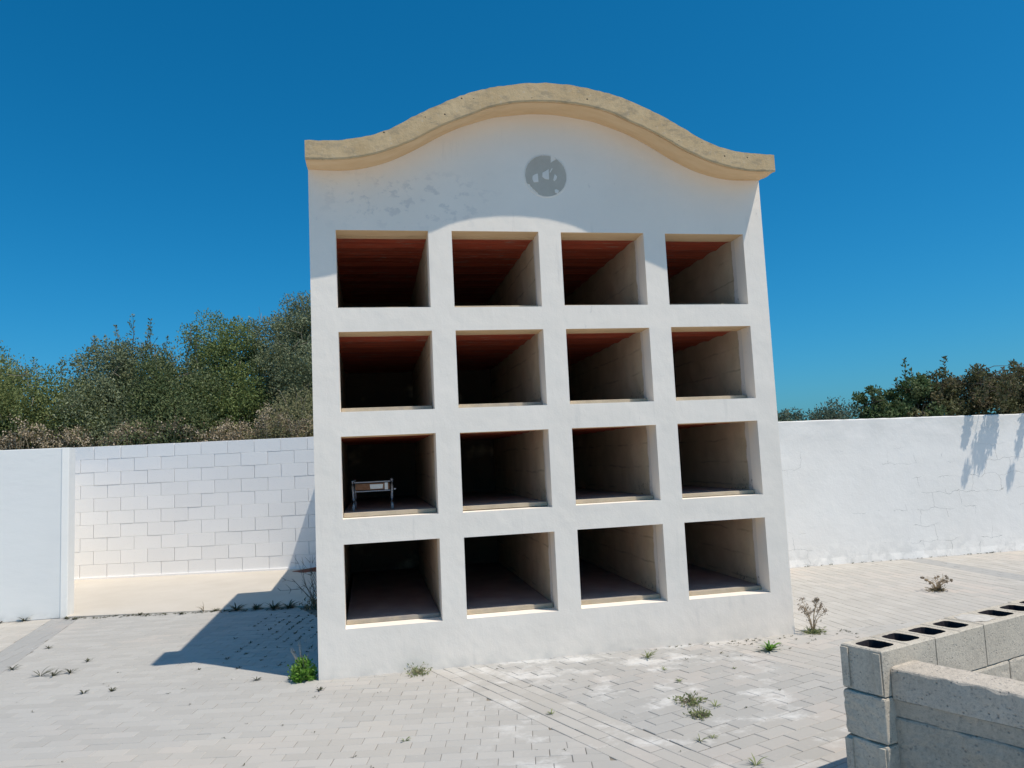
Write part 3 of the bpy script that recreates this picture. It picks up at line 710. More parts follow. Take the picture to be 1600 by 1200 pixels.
# rendered low wall running towards the viewer
rw = setp(empty('rendered_low_wall', (2.66, -3.15, G)), 'rough grey rendered low wall with a lighter coping in the bottom right corner', 'wall')
ex_ = Vector((0.414, -0.910)).normalized(); ey_ = Vector((0.910, 0.414)).normalized()
M5 = Matrix(((ex_.x, ey_.x, 0, P0.x + .060 * dx.x), (ex_.y, ey_.y, 0, P0.y + .060 * dx.y - .004), (0, 0, 1, 0), (0, 0, 0, 1)))
def rough_panel(name, x0, x1, z0, z1, yf, yb, mat, amp, nx, nz, rx=0.012, seed=0.0, sq=0.0):
    """slab with a noisy left face and a broken top edge (local x along the wall, y across)"""
    bm = bmesh.new(); loops = []
    for i in range(nx + 1):
        x = x0 + (x1 - x0) * i / nx
        col = []
        def nz_(z, f=7.0): return mn.fractal(Vector((x * f, z * f, seed)), 0.9, 2.1, 5)
        top = z1 + 0.004 * nz_(0.3, 9)
        r_ = rx * (1 + 0.9 * mn.noise(Vector((x * 14, seed, 2))))
        P = []
        for k in range(nz + 1):
            z = z0 + (top - r_ - z0) * k / nz; P.append((yf + amp * nz_(z), z))
        P += [(yf + amp * nz_(top) + r_ * .3, top - r_ * .35), (yf + r_, top), (yb - .012, top + .002), (yb, top - .01), (yb, z0)]
        for (y, z) in P: col.append(bm.verts.new(M5 @ Vector((x + (sq * (y - yf) if i == 0 else 0), y, z))))
        loops.append(col)
    for i in range(nx):
        for k in range(len(loops[0]) - 1): bm.faces.new((loops[i][k], loops[i][k + 1], loops[i + 1][k + 1], loops[i + 1][k]))
        bm.faces.new((loops[i][-1], loops[i][0], loops[i + 1][0], loops[i + 1][-1]))
    bm.faces.new(loops[0]); bm.faces.new(loops[-1][::-1])
    bmesh.ops.recalc_face_normals(bm, faces=bm.faces)
    o = bm_obj(name, bm, mat, smooth=False); o.parent = rw; o.matrix_parent_inverse = Matrix.Translation(-rw.location)
    return o
ZC = 0.248
rough_panel('coping', 0.0, 2.6, ZC - 0.145, ZC, 0.0, 0.20, MCOP, 0.006, 150, 8, 0.014, 1.3)
rough_panel('render_band', 0.0, 2.6, ZC - 0.225, ZC - 0.1465, 0.009, 0.19, MREN, 0.004, 120, 5, 0.003, 7.7)
rough_panel('wall_body', 0.0, 2.6, G, ZC - 0.2265, 0.001, 0.195, MREN, 0.010, 150, 26, 0.012, 4.1)

# ------------------------------------------------------------------ foliage kit
def leaf_mesh(name, C, D, L, Wd, mat, parent, tone, tint=None):
    """C centres, D leaf directions, per-leaf length/width; folded rhombus leaves"""
    n = len(C); r = np.random.RandomState(n % 9973)
    up = r.normal(size=(n, 3)); side = np.cross(D, up); side /= np.linalg.norm(side, axis=1, keepdims=True) + 1e-9
    L = np.broadcast_to(L, n)[:, None]; Wd = np.broadcast_to(Wd, n)[:, None]
    v = np.stack([C - D * L * .5, C + side * Wd * .5 - D * L * .05, C + D * L * .5, C - side * Wd * .5 - D * L * .05], 1).reshape(-1, 3)
    me = bpy.data.meshes.new(name); me.vertices.add(4 * n); me.vertices.foreach_set('co', v.ravel().astype(np.float32))
    me.loops.add(4 * n); me.loops.foreach_set('vertex_index', np.arange(4 * n, dtype=np.int32))
    me.polygons.add(n); me.polygons.foreach_set('loop_start', np.arange(0, 4 * n, 4, dtype=np.int32)); me.polygons.foreach_set('loop_total', np.full(n, 4, dtype=np.int32))
    me.update(calc_edges=True)
    a = me.attributes.new('tone', 'FLOAT', 'FACE'); a.data.foreach_set('value', np.asarray(tone, dtype=np.float32))
    a = me.attributes.new('tint', 'FLOAT', 'FACE'); a.data.foreach_set('value', np.asarray(tint if tint is not None else np.zeros(n), dtype=np.float32))
    me.materials.append(mat); o = bpy.data.objects.new(name, me); COL.objects.link(o)
    if parent: o.parent = parent
    return o
def unit(a): return a / (np.linalg.norm(a, axis=1, keepdims=True) + 1e-9)
def shrub(name, loc, blobs, mat, label, cat, group, nleaf=9000, L=0.052, Wd=0.026, seed=1, sprays=(), bark=MBARK, twigs=0, flat=0.85, spd=95, hang=()):
    """blobs: (x,y,z,r) relative to loc; sprays: (x0,y0,z0,x1,y1,z1) leafy shoots"""
    r = np.random.RandomState(seed); rp = random.Random(seed)
    root = setp(empty(name, loc), label, cat, group)
    # break each blob into smaller clumps
    cl = []
    for (x, y, z, R) in blobs:
        k = max(10, int(80 * R * R + 14))
        d = unit(r.normal(size=(k, 3))); rad = R * (0.30 + 0.68 * r.rand(k) ** 0.5)
        c = np.array([x, y, z]) + d * rad[:, None] * np.array([1, 1, flat])
        for q in range(k): cl.append((*c[q], R * r.uniform(.16, .36)))
    cl = np.array(cl); wgt = cl[:, 3] ** 2; wgt /= wgt.sum()
    ci = r.choice(len(cl), nleaf, p=wgt)
    d = unit(r.normal(size=(nleaf, 3)))
    rad = cl[ci, 3] * (0.25 + 0.95 * r.rand(nleaf) ** 0.6)
    C = cl[ci, :3] + d * rad[:, None]
    D = unit(d * 0.6 + r.normal(size=(nleaf, 3)) * 0.6 + np.array([0, 0, 0.35]))
    ctone = r.rand(len(cl)); tone = np.clip(ctone[ci] * .6 + r.rand(nleaf) * .5, 0, 1); tint = np.clip(r.rand(len(cl))[ci] * .7 + r.rand(nleaf) * .35, 0, 1)
    Cs, Ds, T, I = [C], [D], [tone], [tint]
    V, F = [], []
    for (x, y, z, R) in hang:          # small leafy tips reaching over the wall
        k = int(9000 * R * R) + 60; d = unit(r.normal(size=(k, 3))) * np.array([1, 1, 1.5]); Cs.append(np.array([x, y, z]) + d * (R * r.rand(k, 1) ** .5)); Ds.append(unit(d + r.normal(size=(k, 3)) * .6)); T.append(r.rand(k)); I.append(r.rand(k))
        tube(V, F, [(x * .7, -.15, z - .02), (x * .9, y * .6, z + .04), (x, y, z)], [.007, .005, .002], 4)
    for (a, b, c, e, f, g) in sprays:
        p0, p1 = np.array([a, b, c]), np.array([e, f, g]); ln = np.linalg.norm(p1 - p0); k = int(ln * spd)
        t = r.rand(k) ** 0.8; ax = (p1 - p0) / ln
        sd = r.normal(size=(k, 3)); sd -= (sd @ ax)[:, None] * ax; sd = unit(sd)
        wdt = 0.19 * ln * (1 - t * .6) * (0.4 + .6 * np.abs(np.sin(t * 9 + r.rand())))
        Cs.append(p0 + (p1 - p0) * t[:, None] + sd * (wdt * r.rand(k) ** .5)[:, None]); Ds.append(unit(sd + ax * .8))
        T.append(r.rand(k)); I.append(np.full(k, r.rand()))
        m = (p0 + p1) / 2 + r.normal(size=3) * 0.03
        tube(V, F, [p0, m, p1], [0.012, 0.007, 0.003], 4)
    cr_ = leaf_mesh('crown', np.concatenate(Cs), np.concatenate(Ds), r.uniform(.7, 1.3, sum(map(len, Cs))) * L, Wd * r.uniform(.8, 1.2, sum(map(len, Cs))), mat, root, np.concatenate(T), np.concatenate(I))
    # limbs
    trunk_top = np.mean([(b[0], b[1], b[2] - b[3]) for b in blobs], axis=0) * np.array([.4, .4, .5])
    trunk_top[2] = max(trunk_top[2], .25)
    tube(V, F, [(0, 0, -0.05), tuple(trunk_top * .5), tuple(trunk_top)], [0.085, 0.065, 0.05], 8)
    for (x, y, z, R) in blobs:
        c = np.array([x, y, z]); m = (trunk_top + c) / 2 + r.normal(size=3) * .12
        tube(V, F, [tuple(trunk_top), tuple(m), tuple(c)], [0.04, 0.026, 0.014], 6)
        for q in range(6):
            e = c + unit(r.normal(size=(1, 3)))[0] * R * .9; tube(V, F, [tuple(c), tuple((c + e) / 2 + r.normal(size=3) * .05), tuple(e)], [0.013, 0.008, 0.003], 4)
    mesh_obj('trunk', V, F, bark, root, smooth=True)
    if twigs:
        V, F = [], []
        for q in range(twigs):
            b = blobs[rp.randrange(len(blobs))]; d = unit(r.normal(size=(1, 3)) + np.array([[0, -.6, .5]]))[0]
            p = np.array(b[:3]) + d * b[3] * .5; e = np.array(b[:3]) + d * b[3] * rp.uniform(1.0, 1.3); sdv = r.normal(size=3) * .08
            tube(V, F, [tuple(p), tuple((p + e) / 2 + sdv), tuple(e)], [0.008, 0.006, 0.002], 4)
            e2 = (p + e) / 2 + sdv + r.normal(size=3) * .16; tube(V, F, [tuple((p + e) / 2 + sdv), tuple(e2)], [0.005, 0.002], 4)
        mesh_obj('dry_twigs', V, F, MTWIG, root)['kind'] = 'stuff'
    return root
LGREEN = m_leaf('olive_leaf', (0.116, 0.146, 0.049), (0.244, 0.287, 0.104), (0.287, 0.317, 0.122))
LDARK = m_leaf('dark_evergreen_leaf', (0.067, 0.098, 0.037), (0.183, 0.226, 0.091), (0.226, 0.256, 0.122))
LGREY = m_leaf('grey_green_leaf', (0.104, 0.128, 0.067), (0.244, 0.281, 0.152), (0.287, 0.317, 0.189))
LBRIGHT = m_leaf('fresh_green_leaf', (0.098, 0.14, 0.043), (0.232, 0.287, 0.098), (0.268, 0.317, 0.11))
LBROOM = m_leaf('yellowish_broom_leaf', (0.159, 0.159, 0.067), (0.329, 0.323, 0.159), (0.39, 0.354, 0.195))
LBROWN = m_leaf('bronze_leaf', (0.062, 0.068, 0.03), (0.165, 0.17, 0.078), (0.23, 0.18, 0.11))
LDGREEN = m_leaf('deep_green_leaf', (0.045, 0.08, 0.03), (0.11, 0.17, 0.065), (0.15, 0.18, 0.08))
LFAR = m_leaf('far_olive_leaf', (0.07, 0.1, 0.065), (0.14, 0.18, 0.12), (0.16, 0.2, 0.13))
LWEED = m_leaf('lush_weed_leaf', (0.07, 0.19, 0.02), (0.2, 0.4, 0.06), (0.26, 0.42, 0.1), 0.35)
LSAGE = m_leaf('dull_weed_leaf', (0.16, 0.2, 0.08), (0.3, 0.34, 0.15), (0.36, 0.36, 0.19), 0.3)
LDRY = m_leaf('dry_weed_leaf', (0.16, 0.13, 0.075), (0.30, 0.24, 0.14), (0.36, 0.28, 0.17), 0.2)
LDWEED = m_leaf('dark_weed_leaf', (0.05, 0.055, 0.03), (0.12, 0.12, 0.065), (0.20, 0.17, 0.10), 0.2)
LSEED = m_leaf('dark_seed_head', (0.14, 0.11, 0.08), (0.32, 0.26, 0.19), (0.38, 0.30, 0.22), 0.1)
GRP = 'evergreen shrubs behind the left wall'
GRB = 'second row of evergreen shrubs behind the left wall'
def B(*a): return list(a)
shrub('evergreen_shrub', (-7.0, 9.3, G), B((-.35, 0, 3.7, .95), (.3, -.3, 3.1, .9), (.0, -.2, 2.0, 1.1)), LGREEN, 'olive green rounded shrub behind the smooth wall at the left edge', 'shrub', GRP, 58435, seed=11, twigs=14)
shrub('evergreen_shrub', (-5.55, 9.2, G), B((-.35, 0, 2.95, .9), (.35, -.2, 2.75, .85), (0, 0, 1.9, 1.0)), LGREEN, 'lower light green shrub left of the dip with bare twigs against the sky', 'shrub', GRP, 49445, seed=12, twigs=22,
      sprays=[(-.3, 0, 3.2, -.45, 0, 4.05), (.0, .1, 3.2, .02, .1, 4.0), (.35, 0, 3.2, .5, 0, 3.95)])
shrub('evergreen_shrub', (-4.45, 9.5, G), B((-.25, 0, 3.65, .8), (.3, .1, 3.6, .8), (0, -.5, 2.7, 1.0), (.1, -.3, 1.9, 1.1)), LGREY, 'tall grey green shrub with thin shoots on its crown, left of centre of the thicket', 'shrub', GRP, 71920, seed=13, twigs=14,
      sprays=[(.1, 0, 4.1, .12, 0, 4.95), (-.1, 0, 4.1, -.2, 0, 4.72), (.35, 0, 4.0, .42, 0, 4.7), (.6, 0, 3.9, .78, 0, 4.5), (-.5, 0, 4.1, -.62, .1, 4.55)])
shrub('evergreen_shrub', (-3.35, 9.1, G), B((-.2, 0, 3.35, .85), (.35, 0, 3.2, .8), (0, -.3, 2.3, 1.05), (.2, -.2, 1.7, 1)), LDARK, 'dark green dense shrub filling the middle of the thicket', 'shrub', GRP, 67425, seed=14, twigs=12,
      sprays=[(-.5, 0, 3.9, -.55, 0, 4.75), (.1, 0, 3.9, .2, 0, 4.65), (.25, 0, 3.9, .3, 0, 4.6)])
shrub('evergreen_shrub', (-2.55, 9.7, G), B((-.15, 0, 4.25, .72), (.25, .1, 4.0, .65), (0, -.3, 3.1, .9), (.1, -.2, 2.2, 1.1)), LBRIGHT, 'fresh green shrub with a steep rounded top just left of the tallest one', 'shrub', GRP, 67425, seed=15, twigs=10)
shrub('evergreen_shrub', (-1.15, 9.9, G), B((-.45, 0, 4.45, .68), (.3, 0, 4.8, .75), (.1, -.4, 3.7, .95), (-.1, -.3, 2.6, 1.15), (.9, 0, 4.6, .7)), LGREY, 'tallest grey green shrub, rising beside the left edge of the mausoleum', 'shrub', GRP, 94395, seed=16, twigs=16)
for i_, (x, zt, lb) in enumerate(((-8.2, 3.2, 'dark shrub of the second row, farthest left'), (-6.4, 3.0, 'dark shrub of the second row behind the low light green one'), (-4.9, 3.6, 'dark shrub of the second row behind the grey green one'), (-3.2, 3.55, 'dark shrub of the second row behind the middle of the thicket'), (-1.6, 3.9, 'dark shrub of the second row behind the two tallest ones'))):
    shrub('evergreen_shrub', (x, 11.0, G), B((-.4, 0, zt - .9, .95), (.4, 0, zt - .8, .95), (0, 0, zt - 1.7, 1.1)), LDARK, lb, 'shrub', GRB, 17000, L=0.085, Wd=.045, seed=60 + i_)
shrub('broom_shrub', (-1.15, 8.25, G), B((.1, 0, 2.55, .72), (-.25, 0, 2.1, .7), (.35, .1, 1.9, .8)), LBROOM, 'yellowish twiggy broom bush in front of the tallest shrub, above the block wall', 'shrub', None, 16000, L=0.055, Wd=0.013, seed=17, twigs=70)
shrub('evergreen_shrub', (-9.3, 9.6, G), B((-.2, 0, 3.5, 1.1), (.3, 0, 2.6, 1.1)), LDARK, 'dark green shrub beyond the far end of the smooth wall', 'shrub', GRP, 26970, seed=18)
GR2 = 'bronze leaved shrubs behind the right wall'
def shoots(seed, n, w, z0, z1, y=0.0):
    r = random.Random(seed); return [((a := r.uniform(-w, w)) * .7, y + r.uniform(-.12, .12), z0 - .25, a, y + r.uniform(-.1, .1), r.uniform(z0 + .05, z1)) for _ in range(n)]
shrub('bronze_shrub', (7.95, 3.98, G), B((-.05, 0, 2.3, .27), (.15, 0, 2.15, .32), (.1, 0, 1.9, .4)), LDGREEN, 'dark green leafy shoot, lowest and leftmost of the clump behind the right wall', 'shrub', GR2, 4940, L=.055, Wd=.03, seed=21, sprays=shoots(1, 5, .2, 2.35, 2.62))
shrub('bronze_shrub', (8.55, 4.0, G), B((0, 0, 2.5, .3), (.3, 0, 2.35, .28), (.05, 0, 2.0, .45), (-.25, 0, 2.25, .28)), LDGREEN, 'dark green shrub with one tall pointed shoot behind the right wall', 'shrub', GR2, 7980, L=.055, Wd=.03, seed=22, sprays=[(-.0, 0, 2.4, .02, 0, 3.0), (.02, 0, 2.4, .13, 0, 2.86), (-.15, 0, 2.3, -.17, 0, 2.7)] + shoots(2, 4, .3, 2.4, 2.65))
shrub('bronze_shrub', (9.2, 4.0, G), B((0, 0, 2.5, .34), (.25, 0, 2.35, .3), (.05, 0, 2.0, .5), (-.25, 0, 2.35, .3)), LBROWN, 'bronze brown shrub with a thin green spire behind the right wall', 'shrub', GR2, 9880, L=.05, Wd=.028, seed=23, sprays=[(.05, 0, 2.4, .08, 0, 3.02), (.1, 0, 2.4, .2, 0, 2.75)] + shoots(3, 6, .35, 2.45, 2.72))
shrub('bronze_shrub', (9.85, 3.85, G), B((0, 0, 2.5, .37), (.25, 0, 2.4, .3), (.05, -.05, 2.05, .5)), LBROWN, 'reddish brown shrub leaning over the right wall and shading it', 'shrub', GR2, 10640, L=.05, Wd=.028, seed=24, sprays=shoots(4, 7, .3, 2.5, 2.85), hang=[(-.66, -.62, 2.34, .09), (-.60, -.70, 2.48, .06), (-.30, -.66, 2.36, .11), (-.22, -.60, 2.42, .11), (-.34, -.80, 2.56, .09), (-.38, -.95, 2.72, .06), (-.18, -.86, 2.66, .07), (-.16, -.70, 2.40, .08)])
shrub('bronze_shrub', (10.45, 3.85, G), B((0, 0, 2.48, .36), (.28, 0, 2.38, .3), (.05, -.05, 2.0, .5)), LBROWN, 'brown shrub with several rounded tips over the right wall by the photo edge', 'shrub', GR2, 10640, L=.05, Wd=.028, seed=25, sprays=shoots(5, 7, .3, 2.45, 2.82), hang=[(-.28, -.62, 2.38, .10), (-.22, -.80, 2.60, .07), (-.10, -.70, 2.44, .08), (-.2, -1.0, 2.75, .06)])
shrub('bronze_shrub', (11.15, 3.85, G), B((0, 0, 2.45, .4), (.05, -.05, 2.0, .5)), LBROWN, 'rightmost brown shrub behind the right wall', 'shrub', GR2, 9880, L=.05, Wd=.028, seed=26, sprays=shoots(6, 6, .3, 2.45, 2.8), hang=[(-.3, -.62, 2.4, .10)])
shrub('yellow_weed_shrub', (8.5, 3.72, G), B((0, 0, 2.05, .14), (-.22, 0, 2.02, .12)), LBROOM, 'small yellow green plant peeping over the right wall below the dark green shrub', 'shrub', None, 700, L=.04, Wd=.02, seed=27)
for i, (x, zt, rr_, lb) in enumerate(((15.3, 2.95, .75, 'far olive tree just right of the mausoleum edge'), (16.3, 3.12, .85, 'far olive tree, second along the distant row right of the mausoleum'), (17.5, 3.12, .85, 'far olive tree, third along the distant row'),
                                      (18.7, 3.45, .95, 'far olive tree with the highest crown of the distant row'), (19.9, 3.3, .95, 'far olive tree beside the dark green shoots'))):
    shrub('olive_tree', (x, 20 + (i % 2), G), B((-.3, 0, zt - rr_ * .7, rr_ * .7), (.3, 0, zt - rr_ * .6, rr_ * .75), (0, 0, zt - rr_ - .4, rr_)), LFAR, lb, 'tree', 'distant olive trees', 5200, L=0.10, Wd=.045, seed=40 + i)
# far scrubland beyond the walls, one uncountable mass on either side
rs = np.random.RandomState(5); cc = []
for x0_, x1_, y0_, y1_, n_ in ((21, 75, 20, 34, 150), (-60, -11, 12, 30, 130), (2, 15, 24, 34, 30)):
    for q in range(n_):
        cc.append((rs.uniform(x0_, x1_), rs.uniform(y0_, y1_), G + rs.uniform(.5, 1.9), rs.uniform(.9, 1.5)))
cc = np.array(cc); ci = rs.randint(0, len(cc), 60000); d = unit(rs.normal(size=(60000, 3)))
C = cc[ci, :3] + d * (cc[ci, 3] * rs.uniform(.5, 1, 60000))[:, None]; C[:, 2] = np.maximum(C[:, 2], G + .05)
setp(leaf_mesh('scrubland', C, unit(d + rs.normal(size=d.shape) * .6), 0.20, 0.11, LFAR, None, rs.rand(len(cc))[ci] * .6 + rs.rand(60000) * .4, rs.rand(60000)), 'low olive scrubland beyond the cemetery walls', 'scrub', kind='stuff')
# dry weeds along the back of the left walls
rs = np.random.RandomState(77)
V, F = [], []; hc, hd, ht = [], [], []
for q in range(640):
    x = rs.uniform(-8.0, -0.6); y = 8.15 + rs.uniform(-.25, .35) + (-.04 * (x + 3)); zt = rs.uniform(1.90, 2.22) + 0.10 * math.sin(x * 3.1) + 0.08 * math.sin(x * 7.7 + 1) + (0.18 if rs.rand() < .05 else 0)
    lean = rs.normal(0, .12, 2)
    p0 = (x - lean[0] * 2, y - lean[1], 1.2); p1 = (x, y, zt)
    tube(V, F, [p0, ((p0[0] + p1[0]) / 2 + .02, (p0[1] + p1[1]) / 2, (p0[2] + p1[2]) / 2), p1], [.006, .005, .003], 3)
    k = rs.randint(16, 42); hc.append(np.array(p1) + rs.normal(size=(k, 3)) * np.array([.05, .05, .035])); hd.append(unit(rs.normal(size=(k, 3)))); ht.append(np.full(k, rs.rand()))
    k = 14; tt = rs.rand(k, 1); hc.append(np.array(p0) * (1 - tt) + np.array(p1) * tt + rs.normal(size=(k, 3)) * .05); hd.append(unit(rs.normal(size=(k, 3)) + np.array([0, 0, 1]))); ht.append(rs.rand(k))
MWD = m_leaf('dry_umbel', (0.26, 0.21, 0.13), (0.52, 0.43, 0.28), (0.54, 0.44, 0.35), 0.15)
dw = leaf_mesh('dry_weeds', np.concatenate(hc), np.concatenate(hd), 0.04, 0.022, MWD, None, np.concatenate(ht), rs.rand(sum(map(len, hc))))
setp(dw, 'dry brown weeds growing along the back of the left walls', 'weeds', kind='stuff')
bm = bmesh.new(); bm.from_mesh(dw.data)
me2 = bpy.data.meshes.new('st'); me2.from_pydata([tuple(v) for v in V], [], F); nb = len(bm.faces); bm.from_mesh(me2); bm.faces.ensure_lookup_table()
tl = bm.faces.layers.float['tone']
for f in bm.faces[nb:]: f[tl] = .4
bm.to_mesh(dw.data); bm.free(); bpy.data.meshes.remove(me2)
# raised earth bank behind the left walls
bm = bmesh.new()
g = []
for i in range(41):
    x = -12 + i * 0.6; yb = 7.9 - .17 * (x + 4.8) * (x < 1) - (.17 * 5.8 * (x >= 1)) + .32
    g.append([bm.verts.new((x, yb + dy, z + 0.06 * mn.noise(Vector((x, dy, 0))))) for dy, z in ((0, G), (0.12, 1.45), (1.0, 1.6), (4, 1.3), (12, .4), (30, G - .05))])
for i in range(40):
    for k in range(5): bm.faces.new((g[i][k], g[i + 1][k], g[i + 1][k + 1], g[i][k + 1]))
setp(bm_obj('hillside', bm, MEARTH), kind='structure')

# ------------------------------------------------------------------ weeds in the paving
def blades(bm, n, ln, up, rnd, wd=0.012, c=(0, 0, 0), tone=None):
    tl = bm.faces.layers.float.get('tone') or bm.faces.layers.float.new('tone')
    for k in range(n):
        a = rnd.uniform(0, 2 * math.pi); l = ln * rnd.uniform(.6, 1.15); el = rnd.uniform(*up); w_ = wd * rnd.uniform(.7, 1.3)
        d = Vector((math.cos(a), math.sin(a), 0)); s = Vector((-d.y, d.x, 0)); p = Vector(c) + d * rnd.uniform(0, .01); prev = None; t = rnd.random()
        for q in range(5):
            u = q / 4; ww = w_ * (0.5 + 1.2 * u) * (1 - u) ** .6 * 1.2 if u < 1 else 0.0006
            pt = p + d * (l * u * math.cos(el * (1 - .5 * u))) + Vector((0, 0, l * math.sin(el) * (u - .42 * u * u)))
            cur = (bm.verts.new(pt - s * ww / 2), bm.verts.new(pt + s * ww / 2 + Vector((0, 0, ww * .2))))
            if prev: f = bm.faces.new((prev[0], prev[1], cur[1], cur[0])); f[tl] = t
            prev = cur
def weed(x, y, label, mat, n, ln, up, wd, seed, name='weed', group=None, z=G, cat='weed', extra=None):
    bm = bmesh.new(); rnd = random.Random(seed); bm.faces.layers.float.new('tone')
    blades(bm, n, ln, up, rnd, wd)
    if extra:
        for (ax, ay, n2, l2) in extra: blades(bm, n2, l2, up, rnd, wd, (ax, ay, 0))
    o = bm_obj(name, bm, mat); o.location = (x, y, z); return setp(o, label, cat, group)
# lush bush at the left foot of the facade
def leafy(name, loc, R, Hh, n, L, Wd, mat, label, seed, sprigs=0, cat='weed', stem=MTWIG):
    r = np.random.RandomState(seed); root = setp(empty(name, loc), label, cat)
    k = 46; d = unit(r.normal(size=(k, 3))); d[:, 2] = np.abs(d[:, 2]); c = d * np.array([R, R, Hh]) * (r.rand(k, 1) ** .4) * .85
    ci = r.randint(0, k, n); C = c[ci] + r.normal(size=(n, 3)) * R * .13; C[:, 2] = np.abs(C[:, 2]) + .004
    D = unit(C * np.array([1, 1, .6]) + r.normal(size=(n, 3)) * R * .5 + np.array([0, 0, R * .3]))
    leaf_mesh('foliage', C, D, L * r.uniform(.6, 1.3, n), Wd, mat, root, np.clip(r.rand(k)[ci] * .5 + r.rand(n) * .5, 0, 1), r.rand(n))
    V, F = [], []
    for q in range(k): tube(V, F, [(0, 0, 0), tuple(c[q] * .5 + r.normal(size=3) * .008), tuple(c[q])], [.003, .0022, .0012], 4)
    for q in range(sprigs):
        a = r.uniform(0, 6.28); e = np.array([math.cos(a) * R * r.uniform(.6, 1.3), math.sin(a) * R * r.uniform(.4, .9), Hh * r.uniform(1.0, 1.5)])
        tube(V, F, [(0, 0, 0), tuple(e * .55 + np.array([0, 0, .03])), tuple(e)], [.003, .002, .001], 4)
    mesh_obj('stems', V, F, stem, root); return root
leafy('green_weed', (-0.345, 0.075, G), 0.125, 0.20, 1500, .034, .016, LWEED, 'lush bright green bushy weed at the left foot of the mausoleum', 5, 7, stem=MTWIG)
leafy('trailing_weed', (0.57, -0.07, G), 0.13, 0.04, 200, .024, .010, LSAGE, 'low trailing weed with yellowish leaves against the foot of the facade', 6, 3)
leafy('paving_weed', (2.335, -1.46, G), 0.12, 0.05, 230, .026, .010, LSAGE, 'larger upper one of two joined green weeds in the grey paving before the facade', 7, 2)
leafy('paving_weed', (2.285, -1.74, G), 0.095, 0.04, 170, .026, .010, LSAGE, 'lower right one of two joined green weeds in the grey paving before the facade', 8, 2)
weed(3.50, -0.44, 'bright green leafy rosette near the right end of the facade', LWEED, 46, .11, (.5, 1.4), .016, 9)
weed(2.47, -0.29, 'grey green tuft with thin spikes close to the middle of the facade foot', LSAGE, 26, .10, (.5, 1.5), .008, 10)
SM = [('s1', 2.46, -.99, 'tiny grey weed alone in the splashed paving above the green pair', .05), ('s2', 2.11, -2.12, 'small dark weed below the green pair, near the bottom edge', .07),
      ('s4', 2.20, -2.10, 'tiny tuft touching the small dark weed below the green pair', .04), ('s3', 2.24, -2.54, 'green tuft cut off by the bottom edge of the photo', .09),
      ('s5', 2.46, -1.59, 'thin spiky weed right of the green pair', .07), ('s6', 2.47, -.65, 'tiny flat weed below the spiky tuft in the white splashes', .04),
      ('s7', 1.38, -1.38, 'small weed at the edge of the beige paving strip', .05), ('s8', .40, -1.57, 'tiny weed alone in the pale paving left of the beige strip', .045),
      ('c5', 2.99, -.82, 'tiny sprig in the paving before the right half of the facade', .03)]
for k, (a, x, y, lb, ln) in enumerate(SM):
    weed(x, y, lb, LSAGE, 11, ln * .85, (.3, 1.3), .007, 60 + k)
LF = [(-4.00, 4.0, 'dark upright weed at the foot of the smooth left wall', .15), (-4.26, 3.97, 'low dry tuft at the wall foot by the left photo edge', .06), (-3.50, 3.93, 'thin weed at the foot of the wall pier', .06),
      (-3.38, 3.83, 'flat weed just right of the wall pier', .05), (-2.62, 3.80, 'small weed on the edge of the beige path near the grey paver band', .05), (-2.09, 3.60, 'spreading low weed on the path edge left of the shadow', .07),
      (-1.70, 3.62, 'brown tuft touching the edge of the shadow on the path', .08)]
for k, (x, y, lb, ln) in enumerate(LF): weed(x, y, lb, LDWEED, 22, ln * .8, (.4, 1.4), .011, 80 + k)
weed(-1.84, 3.66, 'pale thin stalk standing on the path edge just outside the shadow', LDRY, 12, .17, (1.1, 1.5), .006, 95)
for k, (x, y, lb, ln) in enumerate([(-1.44, 3.56, 'first dark rosette inside the shadow edge on the path border', .14), (-1.20, 3.51, 'second rosette in the shaded path border, left of the taller one', .12), (-0.99, 3.46, 'tall pointed rosette in the shaded path border', .15), (-0.80, 3.44, 'wide dark tuft nearest the dead twig bush in the shade', .14)]):
    weed(x, y, lb, LDWEED, 34, ln, (.3, 1.3), .014, 100 + k)
for k, (x, y, lb, ln) in enumerate([(-2.67, 1.03, 'left one of three dark weeds in the open paving at left', .13), (-2.55, .99, 'middle one of three dark weeds in the open paving at left', .11), (-2.43, 1.04, 'right one of three dark weeds in the open paving at left', .09), (-2.42, 1.44, 'single small weed above and right of the three dark weeds', .07),
                             (-3.04, 1.38, 'weed in the grey paver band at the left edge', .09), (-3.05, 2.21, 'small weed in the middle of the grey paver band', .06), (-2.07, .30, 'small flat weed in the pale paving left of the shadow tip', .06), (-1.86, .29, 'tiny upright sprig beside the flat weed left of the shadow tip', .05),
                             (-.20, -.28, 'pair of tiny sprouts below the left corner of the facade', .05), (-.73, .20, 'small sprig just below the shadow near the green bush', .06)]):
    weed(x, y, lb, LDWEED, 15, ln * .85, (.3, 1.45), .009, 120 + k)
